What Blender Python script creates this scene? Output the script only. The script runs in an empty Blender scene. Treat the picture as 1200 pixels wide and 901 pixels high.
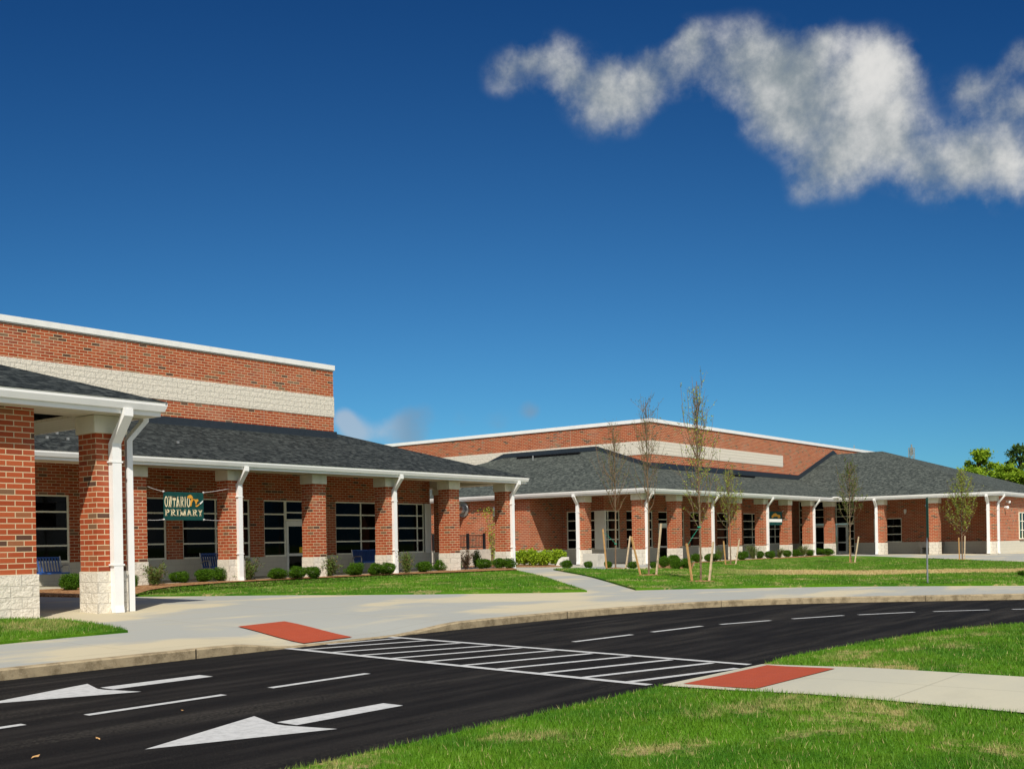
import bpy, bmesh, math, random
import numpy as np
from mathutils import Vector, Matrix
from mathutils.geometry import tessellate_polygon
random.seed(7); rng = np.random.default_rng(11)
PI = math.pi; R = math.radians
scn = bpy.context.scene
col = scn.collection

# ---------------------------------------------------------------- camera
# world axes: x runs along the building fronts, y from the road towards the buildings, z up (road = 0)
FX = 1263.0; S0, S1 = .6244, .7811; EYE = 1.5; PX, PY = 600.0, 634.3; RHO = .0174
cam = bpy.data.cameras.new('camera'); camo = bpy.data.objects.new('camera', cam); col.objects.link(camo)
fw = Vector((S1, S0, 0)); rt = Vector((S0, -S1, 0)); up = Vector((0, 0, 1))
r2 = rt * math.cos(RHO) - up * math.sin(RHO); u2 = up * math.cos(RHO) + rt * math.sin(RHO)
M = Matrix((r2, u2, -fw)).transposed().to_4x4(); M.translation = Vector((0, 0, EYE))
camo.matrix_world = M
cam.sensor_width = 36; cam.lens = FX / 1200 * 36; cam.shift_x = 0; cam.shift_y = (PY - 450.5) / 1200
cam.clip_start = .1; cam.clip_end = 6000
scn.camera = camo
scn.view_settings.view_transform = 'Standard'; scn.view_settings.look = 'None'
scn.view_settings.exposure = 0.28; scn.view_settings.gamma = 1

def ray(x, y):
    dx, dy = x - PX, PY - y
    X = (math.cos(RHO) * dx + math.sin(RHO) * dy) / FX; Y = (-math.sin(RHO) * dx + math.cos(RHO) * dy) / FX
    return Vector((S0 * X + S1, -S1 * X + S0, Y))
def on_y(x, v, y=620):
    d = ray(x, y); k = v / d.y; return d * k + Vector((0, 0, EYE))
def on_x(x, u, y=620):
    d = ray(x, y); k = u / d.x; return d * k + Vector((0, 0, EYE))

# ---------------------------------------------------------------- sun and sky
SUNV = Vector((-.606, -.565, 1.0)).normalized()
sl = bpy.data.lights.new('sun', 'SUN'); sl.energy = 4.3; sl.angle = R(.53); sl.color = (1, .94, .84)
so = bpy.data.objects.new('sun', sl); col.objects.link(so); so.location = (-20, -20, 60)
so.rotation_euler = SUNV.to_track_quat('Z', 'Y').to_euler()
w = bpy.data.worlds.new('World'); scn.world = w; w.use_nodes = True
nt = w.node_tree; nt.nodes.clear()
def nd(t, typ, **k):
    n = t.nodes.new(typ)
    for a, b in k.items():
        if a == 'ins':
            for i, v in b.items(): n.inputs[i].default_value = v
        else: setattr(n, a, b)
    return n
def mth(t, op, a, b=None, c=None, clamp=False):
    n = t.nodes.new('ShaderNodeMath'); n.operation = op; n.use_clamp = clamp
    for i, v in enumerate((a, b, c)):
        if v is None: continue
        if isinstance(v, (int, float)): n.inputs[i].default_value = v
        else: t.links.new(v, n.inputs[i])
    return n.outputs[0]
def mixc(t, f, a, b, mode='MIX'):
    n = t.nodes.new('ShaderNodeMix'); n.data_type = 'RGBA'; n.blend_type = mode
    for i, v in ((0, f), (6, a), (7, b)):
        if isinstance(v, (int, float)): n.inputs[i].default_value = v
        elif isinstance(v, (tuple, list)): n.inputs[i].default_value = (*v[:3], 1)
        else: t.links.new(v, n.inputs[i])
    return n.outputs[2]
def sstep(t, x, a, b):
    n = t.nodes.new('ShaderNodeMapRange'); n.interpolation_type = 'SMOOTHSTEP'
    t.links.new(x, n.inputs[0]); n.inputs[1].default_value = a; n.inputs[2].default_value = b
    return n.outputs[0]
SKY_STRENGTH = .095
sky = nd(nt, 'ShaderNodeTexSky', sky_type='NISHITA', sun_disc=False, sun_elevation=math.asin(SUNV.z),
         sun_rotation=math.atan2(SUNV.x, SUNV.y), altitude=300, air_density=1.0, dust_density=.25, ozone_density=4.0)
tc = nd(nt, 'ShaderNodeTexCoord'); D = tc.outputs['Generated']
# polarising filter look: each channel of the sky falls off faster towards the zenith
spc = nd(nt, 'ShaderNodeSeparateColor'); nt.links.new(sky.outputs[0], spc.inputs[0])
cmb = nd(nt, 'ShaderNodeCombineColor')
dps = nd(nt, 'ShaderNodeVectorMath', operation='DOT_PRODUCT'); nt.links.new(D, dps.inputs[0]); dps.inputs[1].default_value = SUNV
c2 = mth(nt, 'POWER', mth(nt, 'ABSOLUTE', dps.outputs['Value']), 2)
pol = mth(nt, 'DIVIDE', mth(nt, 'SUBTRACT', 1, c2), mth(nt, 'ADD', 1, c2))       # Rayleigh polarisation, strongest at 90 degrees from the sun
for i, (gm, sc_, kp) in enumerate(((1.0, .455, -.92), (.98, .965, -.79), (.87, 1.10, -.66))):
    pf = mth(nt, 'MULTIPLY_ADD', pol, kp, 1)
    v_ = mth(nt, 'POWER', mth(nt, 'MULTIPLY', spc.outputs[i], .095), gm)
    nt.links.new(mth(nt, 'MULTIPLY', mth(nt, 'MULTIPLY', v_, pf), sc_ / .095), cmb.inputs[i])
skyc = cmb.outputs[0]
def blobs(lst):
    tot = None
    for x, y, r, a in lst:
        d = ray(x, y).normalized(); e = ray(x + r, y).normalized(); e2 = ray(x, y + r).normalized()
        k = 1 / max(1e-6, .5 * ((1 - d.dot(e)) + (1 - d.dot(e2))))
        dp = nd(nt, 'ShaderNodeVectorMath', operation='DOT_PRODUCT'); nt.links.new(D, dp.inputs[0]); dp.inputs[1].default_value = d
        q = mth(nt, 'MULTIPLY_ADD', dp.outputs['Value'], k, -k)
        g = mth(nt, 'POWER', 2.71828, q)
        tot = mth(nt, 'MULTIPLY', g, a) if tot is None else mth(nt, 'MULTIPLY_ADD', g, a, tot)
    return tot
big = [(592,88,20,.45),(618,72,22,.75),(645,72,28,.85),(668,88,30,.75),(700,108,34,.85),(735,118,34,.8),(712,78,18,.5),
       (765,88,32,.7),(798,62,30,.7),(812,45,20,.6),(835,80,38,.6),(870,58,34,.7),(905,78,38,.75),(938,62,30,.7),(965,50,24,.7),(880,110,36,.6),
       (925,118,42,.7),(960,100,36,.8),(1000,82,34,1.0),(1032,70,30,1.1),(1058,82,26,.9),(1012,118,40,.9),(975,150,40,.8),(1045,125,34,.7),
       (955,190,30,.55),(1000,178,40,.7),(1050,165,36,.7),(1095,190,34,.75),(1140,195,30,.85),(1180,190,34,.95),(1215,185,36,.9),(1125,165,24,.6),(1160,170,26,.6),
       (1136,108,18,.5),(1170,90,14,.4),(1196,65,22,.6),(1200,120,20,.55),(940,222,24,.35),(1180,225,26,.4),(1075,200,34,.5),(1110,215,30,.4),(1150,215,30,.4),(925,150,30,.5),(985,205,34,.35),(1128,98,26,.32),(1160,120,26,.35),(1185,140,26,.4),(585,90,30,.25),(700,140,30,.3),(900,150,30,.3)]
low = [(403,490,14,.95),(410,506,22,.8),(425,505,20,.8),(455,505,20,.75),(485,512,22,.6),(478,486,16,.5),(500,484,16,.5),(540,486,20,.4),(582,490,22,.4),(622,480,14,.5)]
def cloud_noise(off):
    v = nd(nt, 'ShaderNodeVectorMath', operation='ADD'); nt.links.new(D, v.inputs[0]); v.inputs[1].default_value = off
    a = noise_(v.outputs[0], 7.5, 4, .5, 0); b = noise_(v.outputs[0], 15, 12, .62, 0)
    return a, b
def noise_(vec, scale, detail, rough, dist):
    n = nd(nt, 'ShaderNodeTexNoise', ins={'Scale': scale, 'Detail': detail, 'Roughness': rough, 'Distortion': dist}); nt.links.new(vec, n.inputs['Vector']); return n.outputs[0]
na, nb_ = cloud_noise((0, 0, 0))
nn = mth(nt, 'SUBTRACT', na, .5); nm = mth(nt, 'SUBTRACT', nb_, .5)
bb = blobs(big); mk = sstep(nt, bb, .02, .45)
nzz = mth(nt, 'ADD', mth(nt, 'MULTIPLY', nn, .9), mth(nt, 'MULTIPLY', nm, 3.0))
den = mth(nt, 'MULTIPLY_ADD', nzz, mk, bb)
alpha = mth(nt, 'MULTIPLY', mth(nt, 'POWER', sstep(nt, den, .12, 1.75), .95), .92)
# self-shading: compare the density here with the density a little way towards the light (up and to the right)
LO = (rt * .012 + Vector((0, 0, .018))); na2, nb2 = cloud_noise(tuple(-LO))
dif = mth(nt, 'SUBTRACT', nb2, nb_)
sh = mth(nt, 'MULTIPLY_ADD', dif, -1.5, .46)
sh = mth(nt, 'MULTIPLY_ADD', blobs([(1035,80,40,.62),(1010,115,36,.35),(985,70,30,.15),(1195,188,45,.32),(1120,200,40,.15),(690,70,40,.10),(800,60,40,.08),(640,75,26,.12)]), .9, sh)
sh = mth(nt, 'MULTIPLY_ADD', nm, .55, sh)
clc = mixc(nt, sstep(nt, sh, .1, 1.25), (2.2, 2.6, 2.8), (6.9, 6.8, 6.5))
sky1 = mixc(nt, alpha, skyc, clc)
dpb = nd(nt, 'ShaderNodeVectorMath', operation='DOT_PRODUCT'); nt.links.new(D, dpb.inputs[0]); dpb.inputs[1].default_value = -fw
fill_cov = noise_(D, 2.6, 6, .55, .3); fill_cov = mth(nt, 'MULTIPLY', sstep(nt, fill_cov, .42, .56), sstep(nt, dpb.outputs['Value'], -.05, .35))  # unseen bright clouds behind the camera, added as neutral fill for the shade
sky1 = mixc(nt, mth(nt, 'MULTIPLY', fill_cov, .95), sky1, (8.2, 7.8, 7.2))
bl = blobs(low); dl = mth(nt, 'MULTIPLY_ADD', mth(nt, 'ADD', mth(nt, 'MULTIPLY', nm, 1.6), nn), sstep(nt, bl, .03, .5), bl)
al = mth(nt, 'MULTIPLY', sstep(nt, dl, .25, 1.1), .62)
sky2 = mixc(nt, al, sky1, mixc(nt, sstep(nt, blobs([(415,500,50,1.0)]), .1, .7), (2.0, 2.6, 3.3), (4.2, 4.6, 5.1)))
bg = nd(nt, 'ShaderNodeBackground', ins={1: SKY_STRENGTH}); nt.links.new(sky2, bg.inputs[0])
ow = nd(nt, 'ShaderNodeOutputWorld'); nt.links.new(bg.outputs[0], ow.inputs[0])

# ---------------------------------------------------------------- mesh helpers
class MB:
    def __init__(s, z0=0): s.v = []; s.f = []; s.z0 = z0; s.smooth = False
    def quad(s, *p):
        n = len(s.v); s.v += [tuple(q) for q in p]; s.f.append(tuple(range(n, n + len(p))))
    def box(s, x0, x1, y0, y1, z0, z1):
        n = len(s.v)
        s.v += [(x0,y0,z0),(x1,y0,z0),(x1,y1,z0),(x0,y1,z0),(x0,y0,z1),(x1,y0,z1),(x1,y1,z1),(x0,y1,z1)]
        s.f += [tuple(n + i for i in q) for q in ((0,3,2,1),(4,5,6,7),(0,1,5,4),(1,2,6,5),(2,3,7,6),(3,0,4,7))]
        return s
    def bar(s, a, b, w_, h_):
        a = Vector(a); b = Vector(b); d = (b - a).normalized()
        t = Vector((0, 0, 1)) if abs(d.z) < .95 else Vector((1, 0, 0))
        x = d.cross(t).normalized() * w_ / 2; y = x.cross(d).normalized() * h_ / 2
        n = len(s.v)
        for p in (a, b):
            for i, j in ((-1,-1),(1,-1),(1,1),(-1,1)): s.v.append(tuple(p + x * i + y * j))
        s.f += [tuple(n + i for i in q) for q in ((0,1,2,3),(7,6,5,4),(0,4,5,1),(1,5,6,2),(2,6,7,3),(3,7,4,0))]
        return s
    def tube(s, pts, rad, k=8, cap=True):
        pts = [Vector(p) for p in pts]; rad = rad if hasattr(rad, '__len__') else [rad] * len(pts)
        rings = []
        for i, p in enumerate(pts):
            d = (pts[min(i + 1, len(pts) - 1)] - pts[max(i - 1, 0)]).normalized()
            t = Vector((0, 0, 1)) if abs(d.z) < .9 else Vector((1, 0, 0))
            x = d.cross(t).normalized(); y = d.cross(x).normalized()
            n = len(s.v); rings.append(n)
            for j in range(k):
                a = 2 * PI * j / k; s.v.append(tuple(p + (x * math.cos(a) + y * math.sin(a)) * rad[i]))
        for a, b in zip(rings, rings[1:]):
            for j in range(k): s.f.append((a + j, a + (j + 1) % k, b + (j + 1) % k, b + j))
        if cap:
            s.f.append(tuple(rings[0] + j for j in reversed(range(k)))); s.f.append(tuple(rings[-1] + j for j in range(k)))
        return s
    def prism(s, poly, off):
        """poly: 3D outline, off: extrusion vector"""
        off = Vector(off); n = len(s.v); k = len(poly)
        s.v += [tuple(p) for p in poly] + [tuple(Vector(p) + off) for p in poly]
        s.f.append(tuple(range(n, n + k))); s.f.append(tuple(n + k + i for i in reversed(range(k))))
        for i in range(k):
            j = (i + 1) % k; s.f.append((n + j, n + i, n + k + i, n + k + j))
        return s
    def build(s, name, mat, parent=None, loc=None, label=None, smooth=False, bevel=0, fixn=False):
        me = bpy.data.meshes.new(name); me.from_pydata(s.v, [], s.f)
        if fixn:
            bm = bmesh.new(); bm.from_mesh(me); bmesh.ops.recalc_face_normals(bm, faces=bm.faces); bm.to_mesh(me); bm.free()
        uvmap(me, s.z0)
        if smooth: me.polygons.foreach_set('use_smooth', [True] * len(me.polygons))
        me.materials.append(mat)
        o = bpy.data.objects.new(name, me); col.objects.link(o)
        if bevel:
            m = o.modifiers.new('b', 'BEVEL'); m.width = bevel; m.segments = 2; m.limit_method = 'ANGLE'
        if parent is not None: o.parent = parent
        if loc is not None: o.location = loc
        elif parent is not None: o.location = -world_loc(parent)
        if label: o['label'] = label
        return o
def world_loc(o):
    p = Vector(o.location)
    while o.parent: o = o.parent; p += Vector(o.location)
    return p
def uvmap(me, z0=0):
    uv = me.uv_layers.new(name='UVMap').data
    for p in me.polygons:
        n = p.normal
        if abs(n.z) > .995: t = Vector((1, 0, 0)); b = Vector((0, 1, 0)); flat = True
        else: t = Vector((0, 0, 1)).cross(n).normalized(); b = n.cross(t).normalized(); flat = False
        for li in p.loop_indices:
            c = me.vertices[me.loops[li].vertex_index].co
            uv[li].uv = (c.dot(t), c.dot(b) - (0 if flat else z0))
def empty(name, loc, label=None, cat=None, group=None):
    o = bpy.data.objects.new(name, None); col.objects.link(o); o.location = loc; o.empty_display_size = .3
    if label: tag(o, label, cat, group)
    return o
def tag(o, label, cat, group=None):
    o['label'] = label; o['category'] = cat
    if group: o['group'] = group
    return o
def struct(o): o['kind'] = 'structure'; return o
def copy_tree(o, parent=None):
    c = o.copy(); col.objects.link(c)
    c.parent = parent
    for ch in o.children: copy_tree(ch, c)
    return c

# ---------------------------------------------------------------- materials
MATS = {}
def newmat(name, rough=.8, spec=.3):
    m = bpy.data.materials.new(name); m.use_nodes = True; t = m.node_tree
    b = t.nodes['Principled BSDF']; b.inputs['Roughness'].default_value = rough; b.inputs['Specular IOR Level'].default_value = spec
    MATS[name] = m; return m, t, b
def noise(t, vec, scale, detail=4, rough=.55, dist=0):
    n = nd(t, 'ShaderNodeTexNoise', ins={'Scale': scale, 'Detail': detail, 'Roughness': rough, 'Distortion': dist})
    if vec is not None: t.links.new(vec, n.inputs['Vector'])
    return n.outputs[0]
def pos(t): return nd(t, 'ShaderNodeNewGeometry').outputs['Position']
def uvn(t): return nd(t, 'ShaderNodeUVMap', uv_map='UVMap').outputs[0]
def ramp(t, f, stops, const=False):
    n = t.nodes.new('ShaderNodeValToRGB'); t.links.new(f, n.inputs[0]); cr = n.color_ramp
    if const: cr.interpolation = 'CONSTANT'
    while len(cr.elements) < len(stops): cr.elements.new(.5)
    for e, (p, c) in zip(cr.elements, stops): e.position = p; e.color = (*c, 1)
    return n.outputs[0]
def bump(t, b, h, strength=.3, dist=.01):
    n = nd(t, 'ShaderNodeBump', ins={'Strength': strength, 'Distance': dist}); t.links.new(h, n.inputs['Height']); t.links.new(n.outputs[0], b.inputs['Normal'])
def cells(t, uv, W, Hh, off=.5, mort=.011):
    """running bond cells -> (cell id colour, joint mask)"""
    sp = nd(t, 'ShaderNodeSeparateXYZ'); t.links.new(uv, sp.inputs[0])
    ry = mth(t, 'DIVIDE', sp.outputs[1], Hh); row = mth(t, 'FLOOR', ry); fy = mth(t, 'SUBTRACT', ry, row)
    par = mth(t, 'FLOORED_MODULO', row, 2); rx = mth(t, 'DIVIDE', sp.outputs[0], W); rx = mth(t, 'MULTIPLY_ADD', par, off, rx)
    cx = mth(t, 'FLOOR', rx); fx = mth(t, 'SUBTRACT', rx, cx)
    ex = mth(t, 'MULTIPLY', mth(t, 'MINIMUM', fx, mth(t, 'SUBTRACT', 1, fx)), W)
    ey = mth(t, 'MULTIPLY', mth(t, 'MINIMUM', fy, mth(t, 'SUBTRACT', 1, fy)), Hh)
    e = mth(t, 'MINIMUM', ex, ey)
    m = sstep(t, e, mort * .35, mort * .75)   # 0 in the joint, 1 on the brick
    cb = nd(t, 'ShaderNodeCombineXYZ'); t.links.new(cx, cb.inputs[0]); t.links.new(row, cb.inputs[1])
    wn = nd(t, 'ShaderNodeTexWhiteNoise', noise_dimensions='2D'); t.links.new(cb.outputs[0], wn.inputs['Vector'])
    return wn.outputs['Value'], m, cb.outputs[0]
def brick_mat(name):
    m, t, b = newmat(name, .85, .2)
    uv = uvn(t); rnd, msk, cid = cells(t, uv, .305, .1016, .5, .0150)
    c = ramp(t, rnd, [(0, (0.381,0.067,0.019)), (.20, (0.429,0.086,0.026)), (.42, (0.348,0.059,0.017)), (.60, (0.445,0.097,0.031)), (.76, (0.388,0.071,0.021)), (.84, (0.283,0.051,0.019)), (.885, (0.307,0.111,0.045)), (.93, (0.194,0.108,0.057)), (.968, (0.081,0.043,0.028))], True)
    c = mixc(t, mth(t, 'MULTIPLY', noise(t, uv, 60, 3), .35), c, (.16, .05, .03))
    c = mixc(t, msk, (.58, .45, .28), c)
    c = mixc(t, mth(t, 'MULTIPLY', sstep(t, noise(t, uv, .8, 3), .45, .75), .14), c, (.5, .40, .30))
    t.links.new(c, b.inputs['Base Color'])
    h = mth(t, 'MULTIPLY_ADD', noise(t, uv, 90, 3), .3, msk); bump(t, b, h, .5, .006)
    return m
def block_mat(name, base, dark, split=True, W=.406, Hh=.203):
    m, t, b = newmat(name, .9, .2)
    uv = uvn(t); rnd, msk, cid = cells(t, uv, W, Hh, .5, .012)
    n1 = noise(t, uv, 26 if split else 70, 6, .65); n2 = noise(t, uv, 9 if split else 3, 4, .6)
    c = mixc(t, sstep(t, n1, .35, .7), dark, base)
    c = mixc(t, mth(t, 'MULTIPLY', rnd, .25), c, tuple(x * .8 for x in base))
    c = mixc(t, mth(t, 'MULTIPLY', mth(t, 'SUBTRACT', 1, msk), .55), c, tuple(x * .62 for x in base))
    t.links.new(c, b.inputs['Base Color'])
    if split:
        h = mth(t, 'ADD', mth(t, 'MULTIPLY', n2, 1.0), mth(t, 'MULTIPLY', n1, .45)); h = mth(t, 'MULTIPLY', h, msk); bump(t, b, h, .8, .04)
    else: bump(t, b, mth(t, 'MULTIPLY_ADD', n1, .1, msk), .3, .004)
    return m
def plain(name, c, rough=.5, spec=.4, metal=0, var=.08, sc=6, bmp=0):
    m, t, b = newmat(name, rough, spec); b.inputs['Metallic'].default_value = metal
    g = noise(t, pos(t), sc, 5)
    cc = mixc(t, mth(t, 'MULTIPLY', sstep(t, g, .4, .75), 1.0), c, tuple(x * (1 - var * 2) for x in c)); t.links.new(cc, b.inputs['Base Color'])
    if bmp: bump(t, b, noise(t, pos(t), sc * 8, 3), bmp, .005)
    return m
BRICK = brick_mat('brick'); SPLIT = block_mat('split_face_block', (.81,.75,.635), (.62,.56,.46))
CMU = block_mat('grey_ground_block', (.64,.60,.49), (.55,.52,.43), False)
CAST = plain('cast_stone', (.66,.62,.50), .8, .2, var=.06, sc=4)
WHITE = plain('white_painted_metal', (.84,.83,.80), .38, .45, var=.03, sc=2)
COPING = plain('coping_metal', (.80,.79,.75), .5, .4, var=.05, sc=3)
CREAM = plain('cream_frame', (.88,.85,.68), .5, .4, var=.04)
PANELM = plain('white_panel', (.84,.82,.72), .5, .4, var=.03)
FLASH = plain('dark_flashing', (.022,.030,.040), .45, .4, var=.1)
SLOT = plain('black_vent', (.006,.006,.007), .8, .1)
BLACKM = plain('black_railing_paint', (.012,.012,.014), .4, .4)
BLUE = plain('blue_coated_steel', (.025,.095,.34), .35, .5)
GALV = plain('galvanised_steel', (.42,.42,.40), .4, .5, .7)
CHROME = plain('spun_aluminium', (.75,.76,.78), .25, .5, 1.0, var=.1, sc=5)
GREENP = plain('green_post_paint', (.015,.12,.085), .45, .4)
STEELG = plain('grey_post_steel', (.22,.23,.25), .5, .4, .4)
STAKE1 = plain('raw_pine_stake', (.52,.30,.12), .8, .2, var=.15, sc=9); STAKE2 = plain('pale_pine_stake', (.60,.46,.30), .8, .2, var=.15, sc=9)
BARK = plain('sapling_bark', (.20,.135,.085), .9, .1, var=.25, sc=14); BARKD = plain('tree_bark', (.09,.065,.045), .95, .1, var=.25, sc=5)
RIBBON = plain('green_tie', (.02,.32,.20), .6, .3)
ROPE = plain('white_rope', (.62,.60,.58), .8, .2)
YELLOW = plain('yellow_sticker', (.75,.50,.02), .6, .3, var=.02)
MORT = plain('joint_sealant', (.40,.30,.22), .8, .2, var=.05)
CONCW = plain('pale_concrete', (.52,.49,.42), .85, .2, var=.12, sc=3, bmp=.2)
BANNER = plain('green_banner_cloth', (.006,.060,.052), .75, .2, var=.12, sc=5)
LETTER = plain('cream_letter', (.78,.66,.42), .7, .2, var=.02); GOLD = plain('gold_emblem', (.68,.32,.04), .7, .2, var=.1, sc=20); LETW = plain('white_print', (.8,.8,.76), .7, .2, var=.02)
def soffit_mat():
    m, t, b = newmat('soffit_panels', .7, .2); uv = uvn(t)
    sp = nd(t, 'ShaderNodeSeparateXYZ'); t.links.new(uv, sp.inputs[0])
    f = mth(t, 'FRACT', mth(t, 'MULTIPLY', mth(t, 'ADD', sp.outputs[0], 0), 5.0)); g = sstep(t, f, .0, .12)
    c = mixc(t, g, (.36, .33, .24), (.56, .53, .42)); t.links.new(c, b.inputs['Base Color']); return m
SOFFIT = soffit_mat()
def glass_mat():
    m, t, b = newmat('dark_window_glass', .03, .10)
    uv = uvn(t); c = mixc(t, sstep(t, noise(t, uv, 1.3, 3, .6), .45, .75), (.002,.002,.002), (.007,.0065,.006)); t.links.new(c, b.inputs['Base Color'])
    return m
GLASS = glass_mat()
def shingle_mat(name, a, b_, c_):
    m, t, b = newmat(name, .95, .05)
    uv = uvn(t); rnd, msk, cid = cells(t, uv, .30, .135, .37, .02)
    sp = nd(t, 'ShaderNodeSeparateXYZ'); t.links.new(uv, sp.inputs[0])
    r2_, m2, c2 = cells(t, uv, .17, .135, .63, .001)
    q = mth(t, 'MULTIPLY_ADD', r2_, .5, mth(t, 'MULTIPLY', rnd, .5))
    c = ramp(t, q, [(0, a), (.3, b_), (.5, a), (.7, c_), (1, b_)])
    mps = nd(t, 'ShaderNodeMapping', ins={'Scale': (4.2, 7.5, 1)}); t.links.new(uv, mps.inputs[0])
    big_ = noise(t, mps.outputs[0], 1.25, 4, .75)
    c = mixc(t, mth(t, 'MULTIPLY', sstep(t, big_, .50, .62), .35), c, tuple(x * 1.55 for x in c_)); c = mixc(t, mth(t, 'MULTIPLY', mth(t, 'SUBTRACT', 1, sstep(t, big_, .38, .48)), .65), c, tuple(x * .55 for x in a))
    fy = mth(t, 'FRACT', mth(t, 'DIVIDE', sp.outputs[1], .135))
    c = mixc(t, mth(t, 'MULTIPLY', mth(t, 'SUBTRACT', 1, sstep(t, fy, 0, .16)), .6), c, (.012,.013,.015))
    c = mixc(t, mth(t, 'MULTIPLY', sstep(t, noise(t, uv, .35, 3), .5, .75), .25), c, c_)
    t.links.new(c, b.inputs['Base Color']); bump(t, b, mth(t, 'ADD', mth(t, 'SUBTRACT', 1, fy), mth(t, 'MULTIPLY', r2_, .6)), .6, .015)
    return m
SHING = shingle_mat('dim_charcoal_shingles', (.011,.014,.015), (.027,.032,.032), (.056,.063,.060))  # left roof: low view and grazing sun put into a darker colour
SHING2 = shingle_mat('lit_shingles', (.028,.034,.032), (.060,.069,.062), (.105,.118,.102))  # same shingles on the right roof, its stronger light put into a paler colour
def asphalt_mat():
    m, t, b = newmat('asphalt', .95, .08); p = pos(t)
    mp = nd(t, 'ShaderNodeMapping', ins={'Scale': (.35, 3.2, 1)}); t.links.new(p, mp.inputs[0])
    st = noise(t, mp.outputs[0], 1.0, 5, .6); fine = noise(t, p, 75, 3, .75); mid = noise(t, p, 9, 5, .7)
    c = mixc(t, sstep(t, st, .4, .72), (.0070,.0066,.0064), (.019,.0172,.0155))
    c = mixc(t, mth(t, 'MULTIPLY', sstep(t, fine, .54, .72), .55), c, (.085,.078,.068))
    # paler dusty scuffs, stretched along the lane
    mp2 = nd(t, 'ShaderNodeMapping', ins={'Scale': (3, 16, 1)}); t.links.new(p, mp2.inputs[0])
    sc = mth(t, 'MULTIPLY', sstep(t, noise(t, mp2.outputs[0], 1.2, 5, .75), .60, .80), sstep(t, mid, .45, .65))
    c = mixc(t, mth(t, 'MULTIPLY', sc, .5), c, (.15,.13,.10))
    mp3 = nd(t, 'ShaderNodeMapping', ins={'Scale': (.12, 1.1, 1)}); t.links.new(p, mp3.inputs[0])
    tr_ = mth(t, 'MULTIPLY', sstep(t, noise(t, mp3.outputs[0], 1.3, 4, .6, .3), .50, .66), sstep(t, noise(t, p, 30, 4, .75), .42, .62))
    c = mixc(t, mth(t, 'MULTIPLY', tr_, .42), c, (.085,.076,.062))
    t.links.new(c, b.inputs['Base Color']); bump(t, b, mth(t, 'ADD', fine, mid), .45, .008); return m
ASPH = asphalt_mat()
def conc_mat(name, warm, cool, amount=.5, joint=2.4):
    m, t, b = newmat(name, .85, .2); p = pos(t)
    mp = nd(t, 'ShaderNodeMapping', ins={'Scale': (.45, 1.0, 1), 'Rotation': (0, 0, R(18))}); t.links.new(p, mp.inputs[0])
    g = noise(t, mp.outputs[0], .42, 5, .55, .4); f = noise(t, p, 40, 4, .7); st = noise(t, mp.outputs[0], 1.7, 6, .65)
    c = mixc(t, sstep(t, g, .40, .40 + .3 * (1 - amount) + .05), warm, cool)
    c = mixc(t, mth(t, 'MULTIPLY', sstep(t, st, .5, .75), .30), c, tuple(x * .78 for x in warm))
    c = mixc(t, mth(t, 'MULTIPLY', sstep(t, f, .5, .8), .18), c, tuple(x * .6 for x in cool))
    # saw-cut joints
    sp = nd(t, 'ShaderNodeSeparateXYZ'); t.links.new(p, sp.inputs[0])
    js = None
    for o_, J, ph in ((0, joint, .3), (1, joint * 1.25, .55)):
        fr = mth(t, 'FRACT', mth(t, 'MULTIPLY_ADD', sp.outputs[o_], 1 / J, ph)); e = mth(t, 'MULTIPLY', mth(t, 'MINIMUM', fr, mth(t, 'SUBTRACT', 1, fr)), J)
        k = mth(t, 'SUBTRACT', 1, sstep(t, e, .004, .016)); js = k if js is None else mth(t, 'MAXIMUM', js, k)
    c = mixc(t, mth(t, 'MULTIPLY', js, .35), c, tuple(x * .4 for x in warm))
    t.links.new(c, b.inputs['Base Color']); bump(t, b, mth(t, 'SUBTRACT', mth(t, 'MULTIPLY', f, .3), js), .25, .005); return m
CONC = conc_mat('broomed_concrete', (.46,.405,.28), (.315,.318,.285), .75, 3.0)
CONC2 = conc_mat('path_concrete', (.45,.42,.31), (.39,.375,.295), .4, 1.8)
def kerb_mat():
    m, t, b = newmat('stained_kerb_concrete', .9, .2); p = pos(t)
    g = noise(t, p, 5, 6, .7); f = noise(t, p, 45, 4, .7)
    c = mixc(t, sstep(t, g, .38, .68), (.34,.27,.165), (.17,.13,.075)); c = mixc(t, mth(t, 'MULTIPLY', sstep(t, f, .5, .75), .5), c, (.42,.36,.25))
    t.links.new(c, b.inputs['Base Color']); bump(t, b, f, .5, .01); return m
KERB = kerb_mat()
def paint_mat():
    m, t, b = newmat('worn_road_paint', .7, .3); p = pos(t)
    f = noise(t, p, 130, 3, .7); g = noise(t, p, 12, 5, .7)
    wear = mth(t, 'MULTIPLY', sstep(t, f, .58, .76), sstep(t, g, .35, .7))
    c = mixc(t, mth(t, 'MULTIPLY', wear, .8), mixc(t, sstep(t, g, .4, .7), (.47,.47,.455), (.36,.36,.35)), (.07,.07,.07))
    t.links.new(c, b.inputs['Base Color']); return m
PAINT = paint_mat()
def pad_mat():
    m, t, b = newmat('brick_red_tactile_pad', .8, .2); p = pos(t)
    v = nd(t, 'ShaderNodeTexVoronoi', ins={'Scale': 17.0, 'Randomness': .0}); t.links.new(p, v.inputs['Vector'])
    d = mth(t, 'SUBTRACT', 1, sstep(t, v.outputs['Distance'], .18, .34))
    c = mixc(t, noise(t, p, 7, 5), (.37,.066,.025), (.28,.050,.022)); c = mixc(t, mth(t, 'MULTIPLY', d, .25), c, (.48,.12,.07)); t.links.new(c, b.inputs['Base Color'])
    bump(t, b, d, .7, .006); return m
PAD = pad_mat()
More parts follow.
